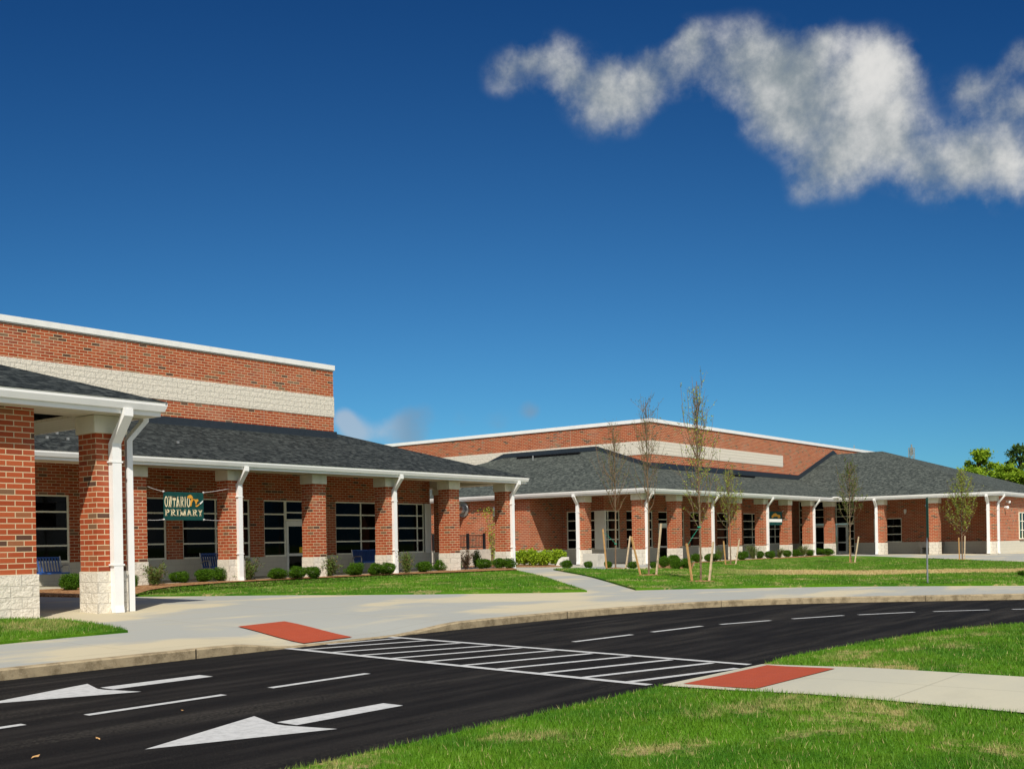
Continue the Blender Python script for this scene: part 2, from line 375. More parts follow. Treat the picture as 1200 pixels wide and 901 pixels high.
def tanfac(t, p):
    """dried straw coloured patches of the new lawn"""
    a = mth(t, 'MULTIPLY', sstep(t, noise(t, p, .75, 6, .7, .4), .53, .62), sstep(t, noise(t, p, 7.0, 4, .7), .38, .56))
    # the bleached strip across the far lawn
    sp = nd(t, 'ShaderNodeSeparateXYZ'); t.links.new(p, sp.inputs[0])
    n = mth(t, 'MULTIPLY', mth(t, 'SUBTRACT', noise(t, p, .5, 5, .7), .5), 5.0)
    l = mth(t, 'ADD', mth(t, 'MULTIPLY', sp.outputs[0], .79), mth(t, 'MULTIPLY', sp.outputs[1], .613))
    k = mth(t, 'ABSOLUTE', mth(t, 'SUBTRACT', mth(t, 'ADD', l, n), 38.2)); s1 = mth(t, 'SUBTRACT', 1, sstep(t, k, 1.5, 2.4))
    xr = mth(t, 'SUBTRACT', mth(t, 'MULTIPLY', sp.outputs[0], .613), mth(t, 'MULTIPLY', sp.outputs[1], .79)); s1 = mth(t, 'MULTIPLY', s1, sstep(t, xr, 5.5, 10.0))
    return mth(t, 'MAXIMUM', mth(t, 'MULTIPLY', a, .75), s1, clamp=True)
def grass_mat(name, blade):
    m, t, b = newmat(name, .9 if not blade else .6, .1 if not blade else .2); p = pos(t)
    g = noise(t, p, .7, 4); f = noise(t, p, 25, 4, .7)
    c = mixc(t, sstep(t, g, .38, .62), (.036,.125,.004), (.085,.205,.006)); g3 = noise(t, p, 2.6, 4, .65)
    c = mixc(t, mth(t, 'MULTIPLY', sstep(t, g3, .45, .65), .45), c, (.130,.230,.012))
    c = mixc(t, mth(t, 'MULTIPLY', f, .5), c, (.030,.090,.004))
    tf = tanfac(t, p)
    if blade:
        oi = nd(t, 'ShaderNodeAttribute', attribute_name='rnd'); c = mixc(t, mth(t, 'MULTIPLY', oi.outputs['Fac'], .42), c, (.13,.26,.014))
        dry = sstep(t, oi.outputs['Fac'], .955, .965); c = mixc(t, mth(t, 'MULTIPLY', dry, .8), c, (.42,.34,.15))
        t.links.new(mixc(t, mth(t, 'MULTIPLY', tf, .88), c, (.44,.34,.15)), b.inputs['Base Color'])
        b.inputs['Subsurface Weight'].default_value = 0
    else:
        t.links.new(mixc(t, tf, c, (.44,.32,.16)), b.inputs['Base Color']); bump(t, b, f, .8, .03)
    return m
LAWN = grass_mat('lawn_turf', False); BLADE = grass_mat('grass_blade', True)
def mulch_mat():
    m, t, b = newmat('bark_mulch', .95, .1); p = pos(t)
    v = nd(t, 'ShaderNodeTexVoronoi', ins={'Scale': 16.0}); t.links.new(p, v.inputs['Vector'])
    sp = nd(t, 'ShaderNodeSeparateColor'); t.links.new(v.outputs['Color'], sp.inputs[0])
    c = ramp(t, sp.outputs[0], [(0, (.13,.06,.028)), (.4, (.23,.115,.05)), (.75, (.33,.175,.08)), (1, (.44,.27,.14))])
    t.links.new(c, b.inputs['Base Color']); bump(t, b, v.outputs['Distance'], .8, .03); return m
MULCH = mulch_mat()
def leaf_mat(name, a, b_, c_=None, trans=.3):
    m, t, b = newmat(name, .8, .08); p = pos(t)
    at = nd(t, 'ShaderNodeAttribute', attribute_name='rnd')
    c = mixc(t, at.outputs['Fac'], a, b_)
    if c_: c = mixc(t, sstep(t, at.outputs['Fac'], .85, .9), c, c_)
    t.links.new(c, b.inputs['Base Color'])
    tr = nd(t, 'ShaderNodeBsdfTranslucent'); t.links.new(c, tr.inputs[0])
    mx = nd(t, 'ShaderNodeMixShader', ins={0: trans}); t.links.new(b.outputs[0], mx.inputs[1]); t.links.new(tr.outputs[0], mx.inputs[2])
    t.links.new(mx.outputs[0], t.nodes['Material Output'].inputs[0]); return m
L_BOX = leaf_mat('boxwood_leaf', (.022,.070,.005), (.105,.210,.014))
L_LIME = leaf_mat('lime_shrub_leaf', (.16,.27,.012), (.36,.48,.035))
L_SPIN = leaf_mat('sparse_shrub_leaf', (.075,.125,.03), (.18,.24,.05), (.20,.12,.07))
L_RED = leaf_mat('purplish_shrub_leaf', (.07,.045,.035), (.12,.11,.045), (.16,.06,.05))
L_SAP = leaf_mat('sapling_leaf', (.17,.24,.03), (.38,.44,.06)); L_SAPD = leaf_mat('olive_sapling_leaf', (.07,.11,.025), (.16,.20,.04))
L_TREE = leaf_mat('tree_leaf', (.14,.25,.015), (.34,.46,.035)); L_OAK = leaf_mat('dark_tree_leaf', (.040,.085,.020), (.11,.17,.03))

# ---------------------------------------------------------------- terrain
def ss(x): x = min(1, max(0, x)); return x * x * (3 - 2 * x)
def smooth_path(P, n=6):
    out = []
    for i in range(len(P) - 1):
        p0 = P[max(i - 1, 0)]; p1 = P[i]; p2 = P[i + 1]; p3 = P[min(i + 2, len(P) - 1)]
        for k in range(n):
            s = k / n
            out.append(tuple(.5 * ((2 * p1[j]) + (-p0[j] + p2[j]) * s + (2 * p0[j] - 5 * p1[j] + 4 * p2[j] - p3[j]) * s * s + (-p0[j] + 3 * p1[j] - 3 * p2[j] + p3[j]) * s ** 3) for j in (0, 1)))
    out.append(P[-1]); return out
FAR = [(-60,12.37),(-30,12.37)] + smooth_path([(-10,12.37),(4,12.37),(9,12.37),(12,12.36),(14,12.34),(15.6,12.28),(17.8,12.02),(20.3,11.45),(22.2,10.45),(23.6,9.1),(24.9,7.55),(26.1,6.0),(27.3,4.0),(28.1,1.5),(28.5,-2),(28.6,-8)], 5) + [(28.6,-60)]
NEAR = [(-60,5.6),(-30,5.6)] + smooth_path([(-10,5.6),(6,5.62),(9.6,5.64),(12.4,5.68),(14.5,5.55),(17,5.2),(19.1,4.45),(20.8,3.2),(21.9,1.4),(22.4,-1.2),(22.5,-8)], 5) + [(22.5,-60)]
def dist_path(P, x, y):
    best = 1e9
    for (ax, ay), (bx_, by) in zip(P, P[1:]):
        dx, dy = bx_ - ax, by - ay; L = dx * dx + dy * dy
        s = 0 if L == 0 else min(1, max(0, ((x - ax) * dx + (y - ay) * dy) / L))
        d = math.hypot(x - ax - s * dx, y - ay - s * dy); best = min(best, d)
    return best
def zfar(u, v):
    z = .13 + .17 * ss((v - 12.4) / 9) * (1 - ss((u - 38) / 8))
    r = ss((u - 9.2) / 1.3) * (1 - ss((u - 12.3) / 1.8))
    return z - .125 * r * (1 - ss((v - 12.37) / 2.6))
def znear(u, v): return .012 + .07 * ss(dist_path(NEAR, u, v) / 1.6)
def on_ground(x, y, zf=zfar, z0=.15):
    d = ray(x, y); z = z0
    for _ in range(8):
        k = (EYE - z) / -d.z; p = d * k; z = zf(p.x, p.y)
    return (p.x, p.y)
G = on_ground
def sheet(name, poly, zf, off, mat, step=1.0, thick=0):
    poly = [Vector((p[0], p[1], 0)) for p in poly]
    bm = bmesh.new(); vs = [bm.verts.new(p) for p in poly]; bm.faces.new(vs)
    bmesh.ops.triangulate(bm, faces=bm.faces[:])
    for ax in (0, 1):
        lo = min(p[ax] for p in poly); hi = max(p[ax] for p in poly); k = math.ceil(lo / step)
        while k * step < hi:
            co = [0, 0, 0]; co[ax] = k * step; no = [0, 0, 0]; no[ax] = 1
            bmesh.ops.bisect_plane(bm, geom=bm.verts[:] + bm.edges[:] + bm.faces[:], plane_co=co, plane_no=no, dist=1e-5); k += 1
    for v_ in bm.verts: v_.co.z = zf(v_.co.x, v_.co.y) + off
    bmesh.ops.recalc_face_normals(bm, faces=bm.faces)
    if sum(f.normal.z for f in bm.faces) < 0: bmesh.ops.reverse_faces(bm, faces=bm.faces)
    if thick:
        ed = [e for e in bm.edges if len(e.link_faces) == 1]
        ex = bmesh.ops.extrude_edge_only(bm, edges=ed)
        for g in ex['geom']:
            if isinstance(g, bmesh.types.BMVert): g.co.z -= thick
        bmesh.ops.recalc_face_normals(bm, faces=bm.faces)
    me = bpy.data.meshes.new(name); bm.to_mesh(me); bm.free(); me.materials.append(mat)
    o = bpy.data.objects.new(name, me); col.objects.link(o); return o
# base ground to the horizon
g = MB(); g.quad((-1500,-1500,-.12),(3000,-1500,-.12),(3000,3000,-.12),(-1500,3000,-.12)); struct(g.build('ground', LAWN))
# road: near edge forward, far edge back
road_poly = [(p[0], p[1] - .05) for p in NEAR[:-1]] + [(22.5,-60),(28.6,-60)] + list(reversed([(p[0], p[1]) for p in FAR[:-1]]))
struct(sheet('road', road_poly, lambda u, v: 0, 0, ASPH, 8))
# concrete walk beyond the kerb
def offset_path(P, d):
    out = []
    for i in range(len(P)):
        a = Vector(P[max(i - 1, 0)]); b = Vector(P[min(i + 1, len(P) - 1)]); t = (b - a).normalized(); n = Vector((-t.y, t.x))
        out.append((P[i][0] + n.x * d, P[i][1] + n.y * d))
    return out
FARI = offset_path(FAR, .15)
walk_poly = FARI[:-1] + [(28.8,-60),(60,-60),(110,-20),(110,19.5),(79.2,19.5),(79.2,34.8),(52.3,34.8),(52.3,37.8),(49.2,37.8),(49.2,52),(37,52),(37,34.2),(-60,34.2)]
struct(sheet('sidewalk', walk_poly, zfar, 0, CONC, .5))
# kerb
k = MB()
def ring(i):
    a, b = FAR[i], FARI[i]; z = max(.012, zfar(a[0], a[1] + .05) - .002); zb = max(.014, zfar(*b))
    ax = a[0] + (b[0] - a[0]) * .12; ay = a[1] + (b[1] - a[1]) * .12
    return [(a[0], a[1], -.05), (a[0], a[1], z - .015), (ax, ay, z), (b[0], b[1], zb + .001), (b[0], b[1], -.05)]
FD = []
# denser kerb samples near the ramp
def densify(P, L=.25):
    out = []
    for a, b in zip(P, P[1:]):
        n = max(1, int(math.dist(a, b) / L)) if -5 < a[0] < 30 and a[1] > -5 else 1
        for j in range(n): out.append((a[0] + (b[0] - a[0]) * j / n, a[1] + (b[1] - a[1]) * j / n))
    out.append(P[-1]); return out
FAR = densify(FAR); FARI = offset_path(FAR, .15)
rings = [ring(i) for i in range(len(FAR))]
for i, rg in enumerate(rings):
    k.v += rg
    if i:
        a = (i - 1) * 5; b = i * 5
        for j in range(4): k.f.append((a + j, b + j, b + j + 1, a + j + 1))
ko = k.build('kerb', KERB, fixn=True); struct(ko)
kj = MB()
for s in range(2, 60):
    i = min(len(FAR) - 1, s * 12 + 6)
    a = FAR[i]
    if -2 < a[0] < 27 and not (9.4 < a[0] < 14):
        b = FARI[i]; t = (Vector((b[0] - a[0], b[1] - a[1], 0))).normalized(); z = zfar(*a)
        kj.bar((a[0] - t.x * .003, a[1] - t.y * .003, z * .5), (a[0] - t.x * .003 + .001, a[1] - t.y * .003, z * .5 + .001), .012, z) if False else None
        kj.prism([(a[0]-.008-t.x*.004, a[1]-t.y*.004, 0), (a[0]+.008-t.x*.004, a[1]-t.y*.004, 0), (a[0]+.008-t.x*.004, a[1]-t.y*.004, z), (a[0]-.008-t.x*.004, a[1]-t.y*.004, z)], (0, .003, 0))
if kj.v: struct(kj.build('kerb_joints', SLOT))
# crossing lines, dashes and arrows as thin paint sheets
def paint(name, polys, z=.004):
    m = MB()
    for p in polys:
        n = len(m.v); m.v += [(q[0], q[1], z) for q in p]
        for t in tessellate_polygon([[Vector((q[0], q[1], 0)) for q in p]]): m.f.append(tuple(n + i for i in t))
    o = m.build(name, PAINT, fixn=True); 
    for pl in o.data.polygons:
        if pl.normal.z < 0: o.data.flip_normals(); break
    return struct(o)
def strip(a, b, w_):
    a = Vector(a); b = Vector(b); n = (b - a).normalized(); n = Vector((-n.y, n.x)) * w_ / 2
    return [tuple(a - n), tuple(b - n), tuple(b + n), tuple(a + n)]
polys = [strip((10.17,12.34),(9.50,5.82),.12), strip((12.25,12.34),(11.62,5.75),.12)]
A = [(10.13,12.03),(10.05,11.35),(9.98,10.7),(9.91,10.05),(9.84,9.38),(9.77,8.7),(9.70,8.08),(9.62,7.4),(9.56,6.78),(9.50,6.16)]
B = [(12.17,11.39),(12.10,10.64),(12.03,9.98),(11.97,9.40),(11.90,8.77),(11.83,8.1),(11.77,7.47),(11.70,6.82),(11.64,6.22),(11.3,5.72)]
polys += [strip((a[0] + .05, a[1]), (b[0] - .05, b[1]), .10) for a, b in zip(A, B)] + [strip((10.9, 12.30), (12.2, 12.05), .1)]
# slots merge at 4 mm steps so overlapping sheets never share a plane
paint('crosswalk_border_marking', polys[:2], .008); paint('crosswalk_stripe_markings', polys[2:], .004)
DA = [(-.95,.55),(1.05,2.5),(3.1,4.6),(5.18,6.68),(7.27,8.69)]
dash = [strip((a, 9.05 + a * .008), (b, 9.05 + b * .008), .10) for a, b in DA]
for a, b in (((13.0,9.26),(14.42,9.14)),((14.97,9.11),(16.37,8.97)),((16.83,8.86),(18.0,8.48)),((18.53,8.3),(19.71,7.81)),((19.98,7.62),(21.1,6.95)),((21.4,6.68),(22.29,5.9)),((22.6,5.55),(23.4,4.6)),((23.7,4.15),(24.3,3.1)),((24.5,2.6),(24.9,1.4))):
    dash.append(strip(a, b, .10))
paint('lane_dash_markings', dash)
for cy, cx in ((7.16, 4.54), (10.62, 4.95)):
    head = [(cx, cy), (cx + 1.44, cy + .56), (cx + 1.27, cy + .06), (cx + 1.27, cy - .06), (cx + 1.40, cy - .56)]
    shaft = [(cx + 1.34, cy - .13), (cx + 2.6, cy - .13), (cx + 2.6, cy + .13), (cx + 1.34, cy + .13)]
    o = paint('arrow_marking', [head, shaft])
# kerb ramps pads
def quadsheet(name, pts, zf, off, mat): return struct(sheet(name, pts, zf, off, mat, .4))
quadsheet('tactile_pad', [(10.72,12.62),(11.80,12.72),(12.22,14.9),(11.12,14.75)], zfar, .016, PAD)
near_walk = [G(774.5,803.6,znear,.03), G(893,779,znear,.03), G(1010,783,znear,.03), G(1200,794,znear,.03), G(1420,806,znear,.03), G(1420,858,znear,.03), G(1200,836.4,znear,.03), G(1020,820,znear,.03), G(885.7,811,znear,.03)]
struct(sheet('path', near_walk, znear, .012, CONC2, .8))
quadsheet('tactile_pad', [G(801,802.7,znear,.03), G(885.7,808.6,znear,.03), G(978.4,784.8,znear,.03), G(899,780.6,znear,.03)], znear, .018, PAD)
# lawns and beds
bed1 = [G(40,699),G(98,700),G(155,699.5),G(175,693),G(200,689),G(270,683.5),G(380,678),G(470,674),G(606,668.5),(37.7,30.2),(12,30.2)]
struct(sheet('mulch_bed', bed1, zfar, .05, MULCH, 1.0, .05))
lawn1 = [G(157,699),G(175,694.5),G(200,690.5),G(270,685),G(380,679.5),G(470,675.5),G(606,669.6),G(622,673),G(650,681),G(688,693.5),G(640,694.5),G(500,696.3),G(400,697.2),G(250,698.2)]
lawn2 = [G(648.5,667.8),G(678.5,667),G(710,668.2),G(771,667.6),G(812,668),G(814,661),G(850,658.8),G(894,656.3),G(976,651.8),G(1020,652.2),G(1087,655),G(1200,659.6),G(1300,664),G(1300,684.5),G(1200,686),G(1000,687),G(900,688.5),G(800,690.2),G(745,691.6)]
lawnL = [G(-90,728),G(-30,727.4),G(40,727.5),G(75,728),G(125,735.5),G(150,741),G(75,747.5),G(0,755),G(-90,764)]
bed2 = [G(771,667.2),G(812,667.6),G(813,660.5),G(850,658),G(894,655.5),G(978,650.8),(73,30.3),(50.5,30.3)]
bed3 = [G(607,664.8),G(660,663.6),(48.9,36.5),(48.9,45),(44,47)]
L1 = struct(sheet('lawn', lawn1, zfar, .04, LAWN, .8, .05)); L2 = struct(sheet('lawn', lawn2, zfar, .05, LAWN, 1.0, .05)); L0 = struct(sheet('lawn', lawnL, zfar, .04, LAWN, .5, .05))
struct(sheet('mulch_bed', bed2, zfar, .03, MULCH, 1.0, .05)); struct(sheet('mulch_bed', bed3, zfar, .03, MULCH, 1.0, .05))
nearlawn = [(p[0], p[1]) for p in NEAR if p[0] < 9.55 and p[1] > 5] + [G(774,804.2,znear,.03), G(885.7,811.4,znear,.03), G(1020,820.4,znear,.03), G(1200,837,znear,.03), G(1420,858.6,znear,.03), (12,-6),(-60,-6)]
midlawn = [G(893,778.6,znear,.03)] + [(p[0], p[1]) for p in NEAR if p[0] > 12.0 and p[1] > -9] + [(14,-9), G(1420,805.4,znear,.03), G(1200,793.4,znear,.03), G(1010,782.4,znear,.03)]
struct(sheet('lawn', nearlawn, znear, .004, LAWN, 1.0)); struct(sheet('lawn', midlawn, znear, .004, LAWN, 1.0))

# ---------------------------------------------------------------- building kit
def wall_open(mb, axis, plane, thick, a0, a1, z0, z1, ops):
    """a wall slab with openings; ops = (a0,a1,z0,z1)"""
    As = sorted({a0, a1, *[q for o in ops for q in o[:2]]}); Zs = sorted({z0, z1, *[q for o in ops for q in o[2:]]})
    for za, zb in zip(Zs, Zs[1:]):
        run = None
        for a, b in list(zip(As, As[1:])) + [(None, None)]:
            solid = a is not None and a >= a0 and b <= a1 and za >= z0 and zb <= z1 and not any(o[0] < (a + b) / 2 < o[1] and o[2] < (za + zb) / 2 < o[3] for o in ops)
            if solid: run = (run[0], b) if run else (a, b)
            elif run:
                if axis == 'y': mb.box(run[0], run[1], plane, plane + thick, za, zb)
                else: mb.box(plane, plane + thick, run[0], run[1], za, zb)
                run = None
def P3(axis, plane, a, d, z): return (a, plane + d, z) if axis == 'y' else (plane + d, a, z)
def abox(mb, axis, plane, a0, a1, d0, d1, z0, z1):
    if axis == 'y': mb.box(a0, a1, plane + d0, plane + d1, z0, z1)
    else: mb.box(plane + d0, plane + d1, a0, a1, z0, z1)
def window(parent, axis, plane, a0, a1, z0, z1, mull, rows, zr=None, name='window'):
    f = MB(); t = .055; D0, D1 = .05, .13
    abox(f, axis, plane, a0, a0 + t, D0, D1, z0, z1); abox(f, axis, plane, a1 - t, a1, D0, D1, z0, z1)
    abox(f, axis, plane, a0 + t, a1 - t, D0, D1, z1 - t, z1); abox(f, axis, plane, a0 + t, a1 - t, D0 - .07, D1, z0, z0 + t + .01)
    zs = zr or [z0 + (z1 - z0) * i / rows for i in range(1, rows)]
    ms = sorted(mull); edges = [a0 + t] + [q for m in ms for q in (m - t / 2, m + t / 2)] + [a1 - t]
    for m in ms: abox(f, axis, plane, m - t / 2, m + t / 2, D0, D1, z0 + t + .01, z1 - t)
    for i in range(0, len(edges), 2):
        for z in zs: abox(f, axis, plane, edges[i], edges[i + 1], D0, D1, z - t / 2, z + t / 2)
    w_ = f.build(name, CREAM, parent)
    p = MB(); abox(p, axis, plane, a0 + .01, a1 - .01, .095, .115, z0 + .01, z1 - .01); p.build('pane', GLASS, w_)
    return w_
def door(parent, axis, plane, a0, a1, z0, z1, midrail=None, sticker=False):
    f = MB(); s = .11; D0, D1 = .03, .10
    abox(f, axis, plane, a0, a0 + s, D0, D1, z0, z1); abox(f, axis, plane, a1 - s, a1, D0, D1, z0, z1)
    abox(f, axis, plane, a0 + s, a1 - s, D0, D1, z1 - .22, z1); abox(f, axis, plane, a0 + s, a1 - s, D0, D1, z0, z0 + .2)
    mr = midrail or z0 + .85; abox(f, axis, plane, a0 + s, a1 - s, D0, D1, mr - .05, mr + .05)
    d = f.build('door', PANELM, parent)
    p = MB(); abox(p, axis, plane, a0 + .05, a1 - .05, .055, .075, z0 + .05, z1 - .05); p.build('pane', GLASS, d)
    h = MB(); h.tube([P3(axis, plane, a0 + .06, -.03, mr + .1), P3(axis, plane, a0 + .06, -.03, mr + .45)], .012, 6); h.build('handle', GALV, d)
    if sticker:
        q = MB(); abox(q, axis, plane, a1 - s - .26, a1 - s - .06, .045, .053, mr + .07, mr + .30); so_ = q.build('sticker', YELLOW, d)
    return d
CW = .61
def make_column(zb, zs, zc, ztop):
    """brick shaft with split-face base and cast capital; local origin at the front left corner on the ground"""
    s = MB(zs); s.box(0, CW, 0, CW, zs, zc)
    c = s.build('column', BRICK, None, loc=(0, 0, 0))
    b = MB(zs); b.box(-.018, CW + .018, -.018, CW + .018, zb, zs); b.build('base', SPLIT, c, loc=(0, 0, 0))
    p = MB(); p.box(-.04, CW + .04, -.04, CW + .04, zc, ztop); p.build('capital', CAST, c, loc=(0, 0, 0), bevel=.01)
    return c
def place_columns(parent, spots, zb, zs, zc, ztop):
    proto = make_column(zb, zs, zc, ztop)
    for i, (x, y) in enumerate(spots):
        o = proto if i == 0 else copy_tree(proto)
        o.parent = parent; o.location = Vector((x, y, 0)) - world_loc(parent)
def downspout(parent, axis, wallp, a, eave, zt, zb, w_=.17, d_=.12):
    """gutter outlet at `eave`, running back to the face `wallp` and straight down; a = centre along the wall"""
    m = MB(); e = eave + d_ / 2 + .02; wv = wallp - d_ / 2 - .012
    def seg(p, q):
        prof = lambda c: [P3(axis, 0, a - w_ / 2, c[0] - d_ / 2, c[1]), P3(axis, 0, a + w_ / 2, c[0] - d_ / 2, c[1]), P3(axis, 0, a + w_ / 2, c[0] + d_ / 2, c[1]), P3(axis, 0, a - w_ / 2, c[0] + d_ / 2, c[1])]
        A_, B_ = prof(p), prof(q); n = len(m.v); m.v += A_ + B_
        for i in range(4): j = (i + 1) % 4; m.f.append((n + i, n + j, n + 4 + j, n + 4 + i))
        m.f.append((n, n + 1, n + 2, n + 3)); m.f.append((n + 7, n + 6, n + 5, n + 4))
    seg((e, zt), (e, zt - .14)); seg((e, zt - .14), (wv, zt - .14 - (wv - e) * 1.15)); seg((wv, zt - .14 - (wv - e) * 1.15), (wv, zb + .14)); seg((wv, zb + .14), (wv - .025, zb + .0))
    o = m.build('downspout', WHITE, parent, fixn=True)
    for z in (zb + .9, zt - 1.0): s = MB(); abox(s, axis, wv, a - w_ / 2 - .03, a + w_ / 2 + .03, -d_ / 2 - .006, d_ / 2 + .008, z, z + .03); s.build('strap', WHITE, o)
    return o
def gutter(parent, pts, closed=False, zt=0, zb=0):
    """white eave: gutter trough over a fascia. pts = corner path of the outer gutter lip (x,y), building on the left of travel"""
    g = MB(); f = MB()
    prof = [(0, zt), (.012, zt - .02), (.012, zt - .06), (.05, zt - .17), (.12, zt - .175), (.12, zt - .02)]
    prof_f = [(.13, zt + .01), (.105, zt + .01), (.105, zt - .262), (.175, zt - .262), (.175, zt - .20), (.13, zt - .19)]
    for mb, pr in ((g, prof), (f, prof_f)):
        rows = []
        for i, p in enumerate(pts):
            t0 = (Vector(pts[i]) - Vector(pts[i - 1])).normalized() if i else None
            t1 = (Vector(pts[i + 1]) - Vector(pts[i])).normalized() if i < len(pts) - 1 else None
            n0 = Vector((-t0.y, t0.x)) if t0 else Vector((-t1.y, t1.x)); n1 = Vector((-t1.y, t1.x)) if t1 else n0
            b = (n0 + n1); b = b / b.length; b = b / max(.3, b.dot(n0))
            n = len(mb.v); rows.append(n); mb.v += [(p[0] + b.x * d, p[1] + b.y * d, z) for d, z in pr]
        k = len(pr)
        for a, b in zip(rows, rows[1:]):
            for j in range(k): mb.f.append((a + j, a + (j + 1) % k, b + (j + 1) % k, b + j))
        mb.f.append(tuple(rows[0] + j for j in range(k))); mb.f.append(tuple(rows[-1] + j for j in reversed(range(k))))
    g.build('gutter', WHITE, parent, fixn=True); f.build('fascia', WHITE, parent, fixn=True)
def slab_roof(parent, faces, mat=SHING, th=.06, name='roof'):
    m = MB()
    for f in faces:
        n = len(m.v); k = len(f); m.v += [tuple(p) for p in f]; m.f.append(tuple(range(n, n + k)))
    o = m.build(name, mat, parent, fixn=False)
    for p in o.data.polygons:
        if p.normal.z < 0: p.flip()
    md = o.modifiers.new('t', 'SOLIDIFY'); md.thickness = th; md.offset = -1
    return o

# ---------------------------------------------------------------- left school building
ZG = .28; ZS = 1.06; ZC = ZS + 26 * .1016; ZE = ZC + .34      # ground, stone top, capital bottom, beam bottom
ZGT = 4.31                                                        # gutter lip
P = 1 / 3.0
LB = empty('school_building', (12, 34.3, ZG), 'nearer red brick school wing at left, tall banded wall above a dark hipped roof', 'building', 'school wings')
WY = 34.3
ops = [(16.0,19.07,ZS,3.32),(19.74,22.80,ZS,3.32),(23.48,26.54,ZS,3.32),(27.21,28.33,ZS,3.32),(28.33,30.30,.30,3.32),(30.99,34.05,ZS,3.32),(34.72,36.45,ZS,3.32)]
m = MB(ZS); wall_open(m, 'y', WY, .3, -12, 36.83, ZS, 4.62, [(a, b, max(c, ZS), d) for a, b, c, d in ops]); m.box(-12, 30.97, WY, WY + .3, 4.62, 6.28); m.box(36.53, 36.83, WY + .3, 60, ZS, 4.5); m.build('wall', BRICK, LB)
m = MB(ZS); wall_open(m, 'y', WY - .012, .3, -12, 36.85, 0, ZS, [(28.33, 30.30, .30, ZS)]); m.box(36.55, 36.85, WY + .29, 60, 0, ZS); m.build('wall_base', CMU, LB)
m = MB(ZS); m.box(-12, 30.97, WY, WY + 25, 6.281, 6.88); m.build('wall', BRICK, LB, label='brick band between the roof and the pale stone stripe')
m = MB(ZS); m.box(-12, 30.99, WY - .02, WY + 25, 6.881, 7.72); m.build('stone_band', SPLIT, LB)
m = MB(ZS); m.box(-12, 30.97, WY, WY + 25, 7.721, 8.86); m.build('upper_wall', BRICK, LB)
m = MB(); m.box(-12, 31.03, WY - .06, WY + 25, 8.861, 9.06); m.box(-12, 31.0, WY - .03, WY + 25, 8.82, 8.8605); m.build('coping', COPING, LB)
m = MB(); m.box(-12, 31.06, WY - .09, WY - .022, 5.88, 6.26); m.box(30.98, 31.06, WY - .02, WY + 3, 5.9, 6.26); m.build('flashing', FLASH, LB)
for x in (11.5, 21.3, 27.3):
    for za, zb_ in ((7.73, 8.81), (6.27, 6.87)): m = MB(); m.box(x - .010, x + .010, WY - .004, WY + .002, za, zb_); m.build('control_joint', MORT, LB)
for a0, a1, ml in ((16.0,19.07,[]),(19.74,22.80,[21.3]),(23.48,26.54,[24.97]),(30.99,34.05,[32.49])):
    window(LB, 'y', WY, a0, a1, ZS, 3.32, ml, 4)
window(LB, 'y', WY, 34.72, 36.45, ZS, 3.32, [36.02], 4)
window(LB, 'y', WY, 27.21, 28.33, ZS, 3.32, [], 4)
window(LB, 'y', WY, 28.33, 30.30, 2.50, 3.32, [29.42], 2, [2.83])
window(LB, 'y', WY, 29.42, 30.30, .30, 2.50, [], 2, [1.1]); door(LB, 'y', WY, 28.35, 29.40, .30, 2.49, 1.12, True)
m = MB(); m.box(36.45, 36.86, WY - .04, WY + .1, ZS - .01, 3.32); m.build('corner_panel', PANELM, LB)
cols = [(18.5 + 3.67 * i, 29.8) for i in range(6)] + [(36.85, 33.47)]
place_columns(LB, cols, .1, ZS, ZC, ZE)
EX0, EX1, EY = 15.2, 37.95, 29.27                       # gutter lip lines
gutter(LB, [(EX0, 33), (EX0, EY), (EX1, EY), (EX1, 56)], zt=ZGT)
rz = ZGT + .02; hy = 6.0
def rp(x, y, z): return (x, y, z)
top = rz + (WY + .0 - EY) * P
slab_roof(LB, [[(EX0, EY + .03, rz), (EX1 - .0, EY + .03, rz), (EX1 - (WY - EY), WY, top), (EX0 + (WY - EY), WY, top)],
               [(EX1 - .03, EY, rz), (EX1 - .03, 56, rz), (EX1 - 9, 56, rz + 9 * P), (EX1 - 9, EY + 9, rz + 9 * P)],
               [(EX1 - (WY - EY), WY, top), (EX1 - 9, EY + 9, rz + 9 * P), (EX1 - 9.2, EY + 9, rz + 9 * P), (EX1 - 9.2, WY, top)],
               [(EX0, EY, rz), (EX0 + 5, WY, top), (EX0, WY, top)]])
m = MB(); m.box(EX0 + .18, EX1 - .18, EY + .18, 29.79, ZE + .005, ZE + .06); m.box(37.47, EX1 - .18, 29.79, 56, ZE + .005, ZE + .06); m.build('soffit', SOFFIT, LB)
m = MB(); m.box(EX0 + .2, EX1 - .48, 29.79, 30.42, ZE + .008, ZE + .32); m.box(36.86, 37.46, 30.42, 56, ZE + .008, ZE + .32); m.box(EX0 + .2, 36.8, 31.4, WY, 4.70, 4.74); m.build('porch_beam', CAST, LB)
for c in (22.17, 29.51, 36.85): downspout(LB, 'y', 29.8, c + .40, EY, ZGT - .17, .33)
for x in (16.35, 17.0):
    for i, y in enumerate((30.6, 31.3, 32.0)):
        z = rz + (y + 0 - EY) * P; m = MB(); m.box(x - .035 + .04 * i, x + .035 + .04 * i, y - .02, y + .03, z, z + .08); m.build('snow_guard', GALV, LB)
m = MB(); m.box(21.2, 21.28, 31.2, 31.25, rz + (31.2 - EY) * P, rz + (31.2 - EY) * P + .08)
m.build('snow_guard', GALV, LB)
# porch floor
struct(sheet('porch_floor', [(12, 30.3), (37.6, 30.3), (37.6, 34.29), (12, 34.29)], lambda u, v: .30, .012, CONC2, 3))

